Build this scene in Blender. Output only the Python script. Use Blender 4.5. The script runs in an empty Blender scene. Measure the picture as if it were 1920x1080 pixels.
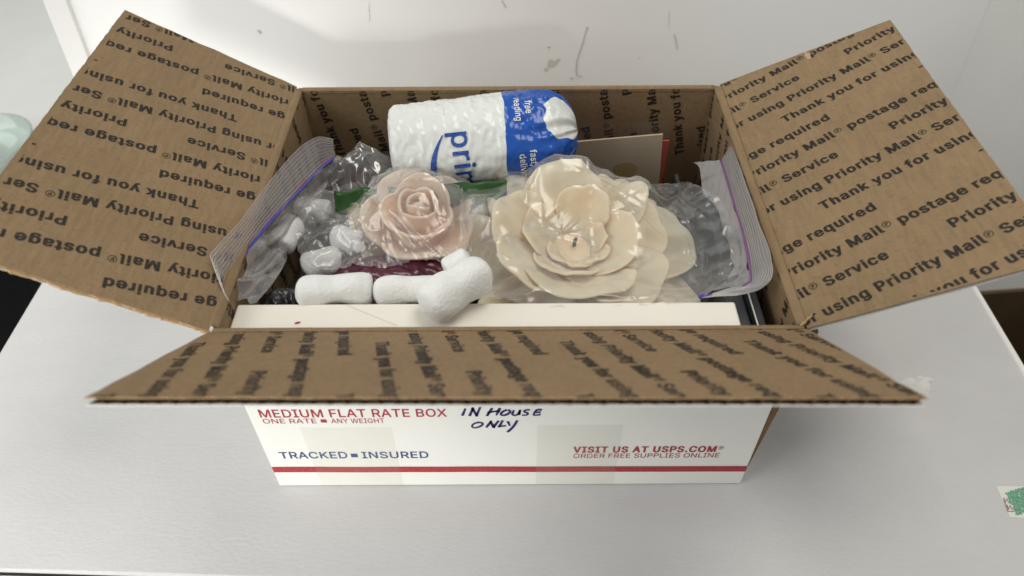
import bpy, bmesh, math, random
import numpy as np
from mathutils import Vector, Matrix, noise
from mathutils.bvhtree import BVHTree

random.seed(7)
C = bpy.context.scene.collection
SC = bpy.context.scene
R_ = math.radians

# ------------------------------------------------------------------ camera
cd = bpy.data.cameras.new('camera')
cam = bpy.data.objects.new('camera', cd)
C.objects.link(cam)
cam.location = (0.00301, -0.34462, 0.42088)
cam.rotation_euler = (R_(43.8749), R_(0.3112), R_(-0.1284))
cd.sensor_width = 36
cd.lens = 1420.0 / 1920.0 * 36
cd.clip_start = 0.01
cd.clip_end = 30
cd.dof.use_dof = True
cd.dof.focus_distance = 0.445
cd.dof.aperture_fstop = 7.5
SC.camera = cam

# ------------------------------------------------------------------ light
SC.view_settings.view_transform = 'Standard'
SC.view_settings.look = 'None'
SC.view_settings.exposure = 0.06
SC.view_settings.gamma = 1.0
SC.view_settings.use_curve_mapping = False
world = bpy.data.worlds.new('World')
SC.world = world
world.use_nodes = True
bg = world.node_tree.nodes['Background']
bg.inputs[0].default_value = (1.0, 0.995, 0.975, 1)
bg.inputs[1].default_value = 0.36


def area(name, loc, target, sx, sy, power, col):
    l = bpy.data.lights.new(name, 'AREA')
    l.shape = 'RECTANGLE'
    l.size = sx
    l.size_y = sy
    l.energy = power
    l.color = col
    o = bpy.data.objects.new(name, l)
    C.objects.link(o)
    o.location = loc
    o.rotation_euler = (Vector(target) - Vector(loc)).to_track_quat('-Z', 'Y').to_euler()
    return o


def spot(name, loc, target, power, col, size, blend, radius):
    l = bpy.data.lights.new(name, 'SPOT')
    l.energy = power
    l.color = col
    l.spot_size = R_(size)
    l.spot_blend = blend
    l.shadow_soft_size = radius
    o = bpy.data.objects.new(name, l)
    C.objects.link(o)
    o.location = loc
    o.rotation_euler = (Vector(target) - Vector(loc)).to_track_quat('-Z', 'Y').to_euler()
    return o


area('window_light', (-0.80, -0.62, 0.72), (-0.05, 0.0, 0.10), 0.45, 0.5, 1.0, (1.0, 0.98, 0.93))
spot('front_lamp', (-0.15, -1.7, 0.49), (-0.23, 0.0, -0.08), 80.0, (1.0, 0.985, 0.94), 24, 1.0, 0.09)
area('left_window_light', (-1.05, -0.36, 0.52), (-0.2, 0.2, 0.12), 1.0, 0.8, 7.4, (0.98, 1.0, 0.98))
area('ceiling_light', (0.35, 0.08, 1.5), (0.05, 0.05, 0.1), 0.9, 0.6, 9.0, (1.0, 0.96, 0.86))

cy = SC.cycles
cy.max_bounces = 10
cy.transparent_max_bounces = 24
cy.caustics_reflective = False
cy.caustics_refractive = False
cy.sample_clamp_indirect = 6.0
try:
    cy.use_denoising = True
except Exception:
    pass


# ------------------------------------------------------------------ material helpers
def nodes(m):
    m.use_nodes = True
    return m.node_tree.nodes, m.node_tree.links


def mat(name, col, rough=0.6, var=0.0, scale=60.0, bump=0.0, bscale=300.0, stretch=(1, 1, 1), spec=0.4,
        sss=0.0, sss_r=(0.01, 0.006, 0.004), col2=None, coat=0.0):
    m = bpy.data.materials.new(name)
    n, l = nodes(m)
    b = n['Principled BSDF']
    b.inputs['Roughness'].default_value = rough
    b.inputs['Specular IOR Level'].default_value = spec
    b.inputs['Coat Weight'].default_value = coat
    b.inputs['Coat Roughness'].default_value = 0.12
    b.inputs['Base Color'].default_value = (*col, 1)
    if sss:
        b.inputs['Subsurface Weight'].default_value = sss
        b.inputs['Subsurface Radius'].default_value = sss_r
        b.inputs['Subsurface Scale'].default_value = 1.0
    tc = n.new('ShaderNodeTexCoord')
    mp = n.new('ShaderNodeMapping')
    mp.inputs['Scale'].default_value = stretch
    l.new(tc.outputs['Object'], mp.inputs[0])
    if var or col2:
        t = n.new('ShaderNodeTexNoise')
        t.inputs['Scale'].default_value = scale
        t.inputs['Detail'].default_value = 6
        t.inputs['Roughness'].default_value = 0.65
        l.new(mp.outputs[0], t.inputs[0])
        cr = n.new('ShaderNodeValToRGB')
        c2 = col2 or tuple(c * (1 - var) for c in col)
        c1 = col if col2 else tuple(min(1, c * (1 + var)) for c in col)
        cr.color_ramp.elements[0].position = 0.33
        cr.color_ramp.elements[1].position = 0.67
        cr.color_ramp.elements[0].color = (*c2, 1)
        cr.color_ramp.elements[1].color = (*c1, 1)
        l.new(t.outputs[0], cr.inputs[0])
        l.new(cr.outputs[0], b.inputs['Base Color'])
    if bump:
        t2 = n.new('ShaderNodeTexNoise')
        t2.inputs['Scale'].default_value = bscale
        t2.inputs['Detail'].default_value = 5
        l.new(mp.outputs[0], t2.inputs[0])
        bm = n.new('ShaderNodeBump')
        bm.inputs['Strength'].default_value = bump
        bm.inputs['Distance'].default_value = 0.002
        l.new(t2.outputs[0], bm.inputs['Height'])
        l.new(bm.outputs[0], b.inputs['Normal'])
    return m


def film_mat(name, tint=(1, 1, 1), milk=0.06, gloss=0.10, rough=0.09, bump=0.5, bscale=70.0, milk_col=(0.8, 0.8, 0.8), edge=0.55):
    m = bpy.data.materials.new(name)
    n, l = nodes(m)
    n.remove(n['Principled BSDF'])
    out = n['Material Output']
    tr = n.new('ShaderNodeBsdfTransparent')
    tr.inputs[0].default_value = (*tint, 1)
    gl = n.new('ShaderNodeBsdfGlossy')
    gl.inputs['Roughness'].default_value = rough
    gl.inputs['Color'].default_value = (1, 1, 1, 1)
    df = n.new('ShaderNodeBsdfDiffuse')
    df.inputs[0].default_value = (*milk_col, 1)
    tl = n.new('ShaderNodeBsdfTranslucent')
    tl.inputs[0].default_value = (*milk_col, 1)
    md = n.new('ShaderNodeMixShader')
    md.inputs[0].default_value = 0.4
    l.new(df.outputs[0], md.inputs[1])
    l.new(tl.outputs[0], md.inputs[2])
    tc = n.new('ShaderNodeTexCoord')
    t = n.new('ShaderNodeTexNoise')
    t.noise_type = 'RIDGED_MULTIFRACTAL'
    t.inputs['Scale'].default_value = bscale
    t.inputs['Detail'].default_value = 3
    t.inputs['Distortion'].default_value = 0.6
    l.new(tc.outputs['Object'], t.inputs[0])
    bp = n.new('ShaderNodeBump')
    bp.inputs['Strength'].default_value = bump
    bp.inputs['Distance'].default_value = 0.0025
    l.new(t.outputs[0], bp.inputs['Height'])
    l.new(bp.outputs[0], gl.inputs['Normal'])
    lw = n.new('ShaderNodeLayerWeight')
    lw.inputs[0].default_value = 0.35
    l.new(bp.outputs[0], lw.inputs['Normal'])
    mr = n.new('ShaderNodeMapRange')
    mr.inputs[1].default_value = 0.0
    mr.inputs[2].default_value = 1.0
    mr.inputs[3].default_value = gloss
    mr.inputs[4].default_value = edge
    l.new(lw.outputs['Facing'], mr.inputs[0])
    mm = n.new('ShaderNodeMapRange')
    mm.inputs[3].default_value = milk
    mm.inputs[4].default_value = min(1, milk + 0.28)
    pw = n.new('ShaderNodeMath')
    pw.operation = 'POWER'
    pw.inputs[1].default_value = 2.5
    l.new(lw.outputs['Facing'], pw.inputs[0])
    l.new(pw.outputs[0], mm.inputs[0])
    m1 = n.new('ShaderNodeMixShader')
    l.new(mm.outputs[0], m1.inputs[0])
    l.new(tr.outputs[0], m1.inputs[1])
    l.new(md.outputs[0], m1.inputs[2])
    m2 = n.new('ShaderNodeMixShader')
    l.new(mr.outputs[0], m2.inputs[0])
    l.new(m1.outputs[0], m2.inputs[1])
    l.new(gl.outputs[0], m2.inputs[2])
    l.new(m2.outputs[0], out.inputs[0])
    return m


def ink_mat(name, col, under, worn=0.35):
    m = bpy.data.materials.new(name)
    n, l = nodes(m)
    b = n['Principled BSDF']
    b.inputs['Roughness'].default_value = 0.6
    b.inputs['Specular IOR Level'].default_value = 0.3
    tc = n.new('ShaderNodeTexCoord')
    t = n.new('ShaderNodeTexNoise')
    t.inputs['Scale'].default_value = 900
    t.inputs['Detail'].default_value = 3
    l.new(tc.outputs['Object'], t.inputs[0])
    cr = n.new('ShaderNodeValToRGB')
    cr.color_ramp.elements[0].position = 0.45
    cr.color_ramp.elements[1].position = 0.75
    cr.color_ramp.elements[0].color = (*col, 1)
    cr.color_ramp.elements[1].color = (*[c * (1 - worn) + u * worn for c, u in zip(col, under)], 1)
    l.new(t.outputs[0], cr.inputs[0])
    l.new(cr.outputs[0], b.inputs['Base Color'])
    return m


KR = (0.258, 0.178, 0.100)
M = {}


def kraft_mat():
    m = bpy.data.materials.new('kraft')
    n, l = nodes(m)
    b = n['Principled BSDF']
    b.inputs['Roughness'].default_value = 0.72
    b.inputs['Specular IOR Level'].default_value = 0.25
    tc = n.new('ShaderNodeTexCoord')
    mp = n.new('ShaderNodeMapping')
    mp.inputs['Scale'].default_value = (1.0, 1.0, 1.0)
    l.new(tc.outputs['Object'], mp.inputs[0])

    def noise_(sc, det, rough, stretch):
        q = n.new('ShaderNodeMapping')
        q.inputs['Scale'].default_value = stretch
        q.inputs['Rotation'].default_value = (0.3, 0.2, 0.5)
        l.new(tc.outputs['Object'], q.inputs[0])
        t = n.new('ShaderNodeTexNoise')
        t.inputs['Scale'].default_value = sc
        t.inputs['Detail'].default_value = det
        t.inputs['Roughness'].default_value = rough
        l.new(q.outputs[0], t.inputs[0])
        return t.outputs[0]

    def ramp(src, p0, c0, p1, c1):
        r = n.new('ShaderNodeValToRGB')
        r.color_ramp.elements[0].position = p0
        r.color_ramp.elements[1].position = p1
        r.color_ramp.elements[0].color = (*c0, 1)
        r.color_ramp.elements[1].color = (*c1, 1)
        l.new(src, r.inputs[0])
        return r.outputs[0]

    def mul(a, b_):
        x = n.new('ShaderNodeMix')
        x.data_type = 'RGBA'
        x.blend_type = 'MULTIPLY'
        x.inputs[0].default_value = 1.0
        l.new(a, x.inputs[6])
        l.new(b_, x.inputs[7])
        return x.outputs[2]
    base = ramp(noise_(16, 5, 0.6, (1, 1, 1)), 0.35, tuple(c * 0.93 for c in KR), 0.68, tuple(c * 1.07 for c in KR))
    f1 = ramp(noise_(420, 4, 0.7, (1, 0.16, 1)), 0.33, (0.90, 0.89, 0.88), 0.66, (1.10, 1.09, 1.07))
    f2 = ramp(noise_(650, 2, 0.5, (0.3, 1, 0.6)), 0.30, (0.87, 0.86, 0.84), 0.42, (1, 1, 1))
    l.new(mul(mul(base, f1), f2), b.inputs['Base Color'])
    bm = n.new('ShaderNodeBump')
    bm.inputs['Strength'].default_value = 0.35
    bm.inputs['Distance'].default_value = 0.001
    l.new(noise_(300, 5, 0.6, (1, 0.5, 1)), bm.inputs['Height'])
    l.new(bm.outputs[0], b.inputs['Normal'])
    return m


M['kraft'] = kraft_mat()
M['kraft_edge'] = mat('kraft_edge', (0.46, 0.31, 0.17), 0.85, 0.22, 220, 0.5, 500, spec=0.2)
M['kraft_dark'] = mat('kraft_dark', (0.20, 0.12, 0.06), 0.9, 0.15, 220, spec=0.2)
M['white_print'] = mat('white_print', (0.80, 0.795, 0.75), 0.45, 0.015, 25, 0.10, 60, spec=0.4)
M['ink'] = ink_mat('ink', (0.016, 0.013, 0.011), KR, 0.14)
M['red_ink'] = ink_mat('red_ink', (0.36, 0.025, 0.035), (0.8, 0.8, 0.75), 0.12)
M['blue_ink'] = ink_mat('blue_ink', (0.02, 0.06, 0.20), (0.8, 0.8, 0.75), 0.12)
M['pen'] = ink_mat('pen', (0.02, 0.015, 0.12), (0.8, 0.8, 0.75), 0.06)
M['carton'] = mat('carton', (0.585, 0.58, 0.582), 0.48, 0.035, 9, 0.12, 260, (1, 2, 1), 0.4)
M['lid'] = mat('lid', (0.88, 0.872, 0.855), 0.38, 0.012, 10, 0.06, 40, spec=0.45)
M['inner_white'] = mat('inner_white', (0.86, 0.82, 0.74), 0.4, 0.012, 30, 0.08, 80, spec=0.45)
M['foam'] = mat('foam', (0.82, 0.83, 0.82), 0.75, 0.03, 300, 0.45, 650, spec=0.3, sss=0.25, sss_r=(0.004, 0.004, 0.004))
M['wax_pink'] = mat('wax_pink', (0.88, 0.61, 0.48), 0.42, 0.0, 40, 0.15, 110, spec=0.4, sss=0.6, sss_r=(0.010, 0.006, 0.0045), col2=(0.85, 0.66, 0.52))
M['wax_tan'] = mat('wax_tan', (0.80, 0.66, 0.51), 0.42, 0.0, 40, 0.15, 110, spec=0.4, sss=0.6, sss_r=(0.010, 0.006, 0.0045), col2=(0.76, 0.62, 0.49))
M['wax_cream'] = mat('wax_cream', (0.88, 0.70, 0.48), 0.45, 0.0, 30, 0.40, 70, spec=0.35, sss=0.6, sss_r=(0.014, 0.009, 0.006), col2=(0.84, 0.66, 0.46))
M['wick'] = mat('wick', (0.02, 0.02, 0.02), 0.9)
M['film'] = film_mat('film', milk=0.12, gloss=0.022, rough=0.20, bump=0.12, bscale=18, edge=0.45)
M['film_milky'] = film_mat('film_milky', milk=0.19, gloss=0.026, rough=0.20, bump=0.15, bscale=20, edge=0.5, milk_col=(0.78, 0.76, 0.75))
M['film_grey'] = film_mat('film_grey', (0.95, 0.94, 0.96), milk=0.38, gloss=0.06, rough=0.2, bump=0.8, bscale=45, milk_col=(0.62, 0.61, 0.63))
M['film_crumple'] = film_mat('film_crumple', (0.9, 0.88, 0.9), milk=0.13, gloss=0.12, rough=0.16, bump=0.9, bscale=55, milk_col=(0.6, 0.58, 0.6))
M['lip'] = film_mat('lip', (0.95, 0.95, 0.95), milk=0.36, gloss=0.05, rough=0.25, bump=0.15, bscale=30, milk_col=(0.46, 0.43, 0.44), edge=0.25)
M['lip_pale'] = film_mat('lip_pale', (0.97, 0.97, 0.97), milk=0.42, gloss=0.05, rough=0.25, bump=0.15, bscale=30, milk_col=(0.72, 0.71, 0.72), edge=0.2)
M['rib'] = film_mat('rib', (0.97, 0.97, 0.97), milk=0.38, gloss=0.08, rough=0.2, bump=0.1, bscale=30, milk_col=(0.75, 0.74, 0.75), edge=0.3)
M['tape'] = film_mat('tape', (0.992, 0.992, 0.985), milk=0.0, gloss=0.012, rough=0.12, bump=0.15, bscale=30, edge=0.05, milk_col=(0.7, 0.7, 0.6))
M['zip_blue'] = mat('zip_blue', (0.07, 0.07, 0.42), 0.3, spec=0.5)
M['zip_violet'] = mat('zip_violet', (0.19, 0.07, 0.20), 0.3, spec=0.5)
M['zip_red'] = mat('zip_red', (0.32, 0.05, 0.20), 0.3, spec=0.5)
M['poly_white'] = mat('poly_white', (0.74, 0.77, 0.75), 0.28, 0.02, 30, 0.22, 90, spec=0.5)
M['green'] = mat('green', (0.022, 0.09, 0.018), 0.3, 0.2, 40, 0.2, 80, spec=0.5)
M['yellow'] = mat('yellow', (0.38, 0.36, 0.07), 0.4, 0.1, 80)
M['packet_grey'] = mat('packet_grey', (0.25, 0.26, 0.22), 0.3, 0.45, 90, 0.4, 90, spec=0.5)
M['maroon'] = mat('maroon', (0.10, 0.02, 0.045), 0.22, 0.4, 70, 0.7, 80, spec=0.55)
M['dark'] = mat('dark', (0.028, 0.03, 0.033), 0.35, 0.2, 60)
M['steel_dark'] = mat('steel_dark', (0.07, 0.075, 0.08), 0.3, 0.15, 50)
M['teal'] = mat('teal', (0.05, 0.10, 0.12), 0.4, 0.25, 50)
M['card'] = mat('card', (0.62, 0.51, 0.37), 0.6, 0.04, 30)
M['card_yellow'] = mat('card_yellow', (0.50, 0.37, 0.15), 0.6, 0.12, 60)
M['red_card'] = mat('red_card', (0.55, 0.10, 0.07), 0.5)
M['floor'] = mat('floor', (0.012, 0.012, 0.013), 0.8, 0.3, 30)
M['wall'] = mat('wall', (0.80, 0.81, 0.79), 0.7, 0.05, 4)
M['desk'] = mat('desk', (0.80, 0.81, 0.79), 0.4, 0.04, 8)
M['old_kraft'] = mat('old_kraft', (0.09, 0.056, 0.024), 0.8, 0.2, 12)
M['scuff'] = mat('scuff', (0.45, 0.43, 0.40), 0.7, 0.3, 200)
M['hair'] = mat('hair', (0.50, 0.48, 0.44), 0.7)
M['white_scuff'] = mat('white_scuff', (0.68, 0.67, 0.65), 0.7, 0.12, 160, 0.7, 150)
M['green_ink'] = ink_mat('green_ink', (0.16, 0.42, 0.28), (0.7, 0.7, 0.7), 0.3)
M['wine_ink'] = ink_mat('wine_ink', (0.34, 0.20, 0.21), (0.7, 0.7, 0.7), 0.3)

gm = bpy.data.materials.new('green_glass')
gn, gl_ = nodes(gm)
gb = gn['Principled BSDF']
gb.inputs['Base Color'].default_value = (0.72, 0.84, 0.77, 1)
gb.inputs['Transmission Weight'].default_value = 0.45
gb.inputs['Roughness'].default_value = 0.05
M['glass'] = gm


# ------------------------------------------------------------------ object helpers
def thing(name, label, cat, loc=(0, 0, 0), rot=(0, 0, 0), group=None):
    o = bpy.data.objects.new(name, None)
    o.empty_display_size = 0.02
    C.objects.link(o)
    o.location = loc
    o.rotation_euler = rot
    o['label'] = label
    o['category'] = cat
    if group:
        o['group'] = group
    return o


def tag(o, label, cat, group=None):
    o['label'] = label
    o['category'] = cat
    if group:
        o['group'] = group
    return o


def mesh(name, verts, faces, mats, parent=None, idx=None, smooth=False, loc=(0, 0, 0), rot=(0, 0, 0)):
    me = bpy.data.meshes.new(name)
    me.from_pydata([tuple(v) for v in verts], [], [tuple(f) for f in faces])
    if not isinstance(mats, (list, tuple)):
        mats = [mats]
    for m in mats:
        me.materials.append(m)
    if idx is not None:
        me.polygons.foreach_set('material_index', list(idx))
    if smooth:
        me.polygons.foreach_set('use_smooth', [True] * len(me.polygons))
    me.update()
    o = bpy.data.objects.new(name, me)
    C.objects.link(o)
    o.location = loc
    o.rotation_euler = rot
    if parent:
        o.parent = parent
    return o


class MB:
    """collects shapes into one mesh"""
    def __init__(s):
        s.v, s.f, s.i = [], [], []

    def add(s, verts, faces, mi=0):
        b = len(s.v)
        s.v += [tuple(v) for v in verts]
        s.f += [tuple(b + k for k in f) for f in faces]
        s.i += [mi] * len(faces)

    def box(s, lo, hi, mi=0, tf=None):
        x0, y0, z0 = lo
        x1, y1, z1 = hi
        v = [(x0, y0, z0), (x1, y0, z0), (x1, y1, z0), (x0, y1, z0), (x0, y0, z1), (x1, y0, z1), (x1, y1, z1), (x0, y1, z1)]
        if tf:
            v = [tf(Vector(p)) for p in v]
        f = [(0, 3, 2, 1), (4, 5, 6, 7), (0, 1, 5, 4), (1, 2, 6, 5), (2, 3, 7, 6), (3, 0, 4, 7)]
        b = len(s.v)
        s.v += [tuple(p) for p in v]
        s.f += [tuple(b + k for k in q) for q in f]
        s.i += list(mi) if isinstance(mi, (list, tuple)) else [mi] * 6

    def prism(s, pts, n0, n1, tf, mi=0, mi_top=None):
        """outline pts (u,v) extruded n0..n1, mapped by tf(u,v,n)"""
        k = len(pts)
        v = [tf(p[0], p[1], n0) for p in pts] + [tf(p[0], p[1], n1) for p in pts]
        f = [tuple(range(k - 1, -1, -1)), tuple(range(k, 2 * k))]
        f += [(j, (j + 1) % k, k + (j + 1) % k, k + j) for j in range(k)]
        b = len(s.v)
        s.v += [tuple(p) for p in v]
        s.f += [tuple(b + q for q in ff) for ff in f]
        mt = mi if mi_top is None else mi_top
        s.i += [mi, mt] + [mi] * k

    def tube(s, pts, r, seg=8, mi=0, closed_caps=True):
        pts = [Vector(p) for p in pts]
        rr = r if isinstance(r, (list, tuple)) else [r] * len(pts)
        rings = []
        for k, p in enumerate(pts):
            a = pts[max(0, k - 1)]
            c = pts[min(len(pts) - 1, k + 1)]
            t = (c - a).normalized()
            up = Vector((0, 0, 1)) if abs(t.z) < 0.9 else Vector((0, 1, 0))
            x = t.cross(up).normalized()
            y = x.cross(t)
            rings.append([p + (x * math.cos(2 * math.pi * j / seg) + y * math.sin(2 * math.pi * j / seg)) * rr[k] for j in range(seg)])
        v = [q for ring in rings for q in ring]
        f = []
        for k in range(len(pts) - 1):
            for j in range(seg):
                f.append((k * seg + j, k * seg + (j + 1) % seg, (k + 1) * seg + (j + 1) % seg, (k + 1) * seg + j))
        if closed_caps:
            f.append(tuple(range(seg - 1, -1, -1)))
            f.append(tuple((len(pts) - 1) * seg + j for j in range(seg)))
        s.add(v, f, mi)

    def grid(s, fn, nu, nv, mi=0):
        v = [fn(a / nu, b / nv) for b in range(nv + 1) for a in range(nu + 1)]
        f = [(b * (nu + 1) + a, b * (nu + 1) + a + 1, (b + 1) * (nu + 1) + a + 1, (b + 1) * (nu + 1) + a) for b in range(nv) for a in range(nu)]
        s.add(v, f, mi)

    def build(s, name, mats, parent=None, smooth=False, loc=(0, 0, 0), rot=(0, 0, 0)):
        return mesh(name, s.v, s.f, mats, parent, s.i, smooth, loc, rot)


def bevel(o, w, seg=2):
    m = o.modifiers.new('bevel', 'BEVEL')
    m.width = w
    m.segments = seg
    m.limit_method = 'ANGLE'
    return o


def solid(o, t, off=0.0):
    m = o.modifiers.new('solid', 'SOLIDIFY')
    m.thickness = t
    m.offset = off
    return o


def subsurf(o, n=1):
    m = o.modifiers.new('sub', 'SUBSURF')
    m.levels = n
    m.render_levels = n
    return o


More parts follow.
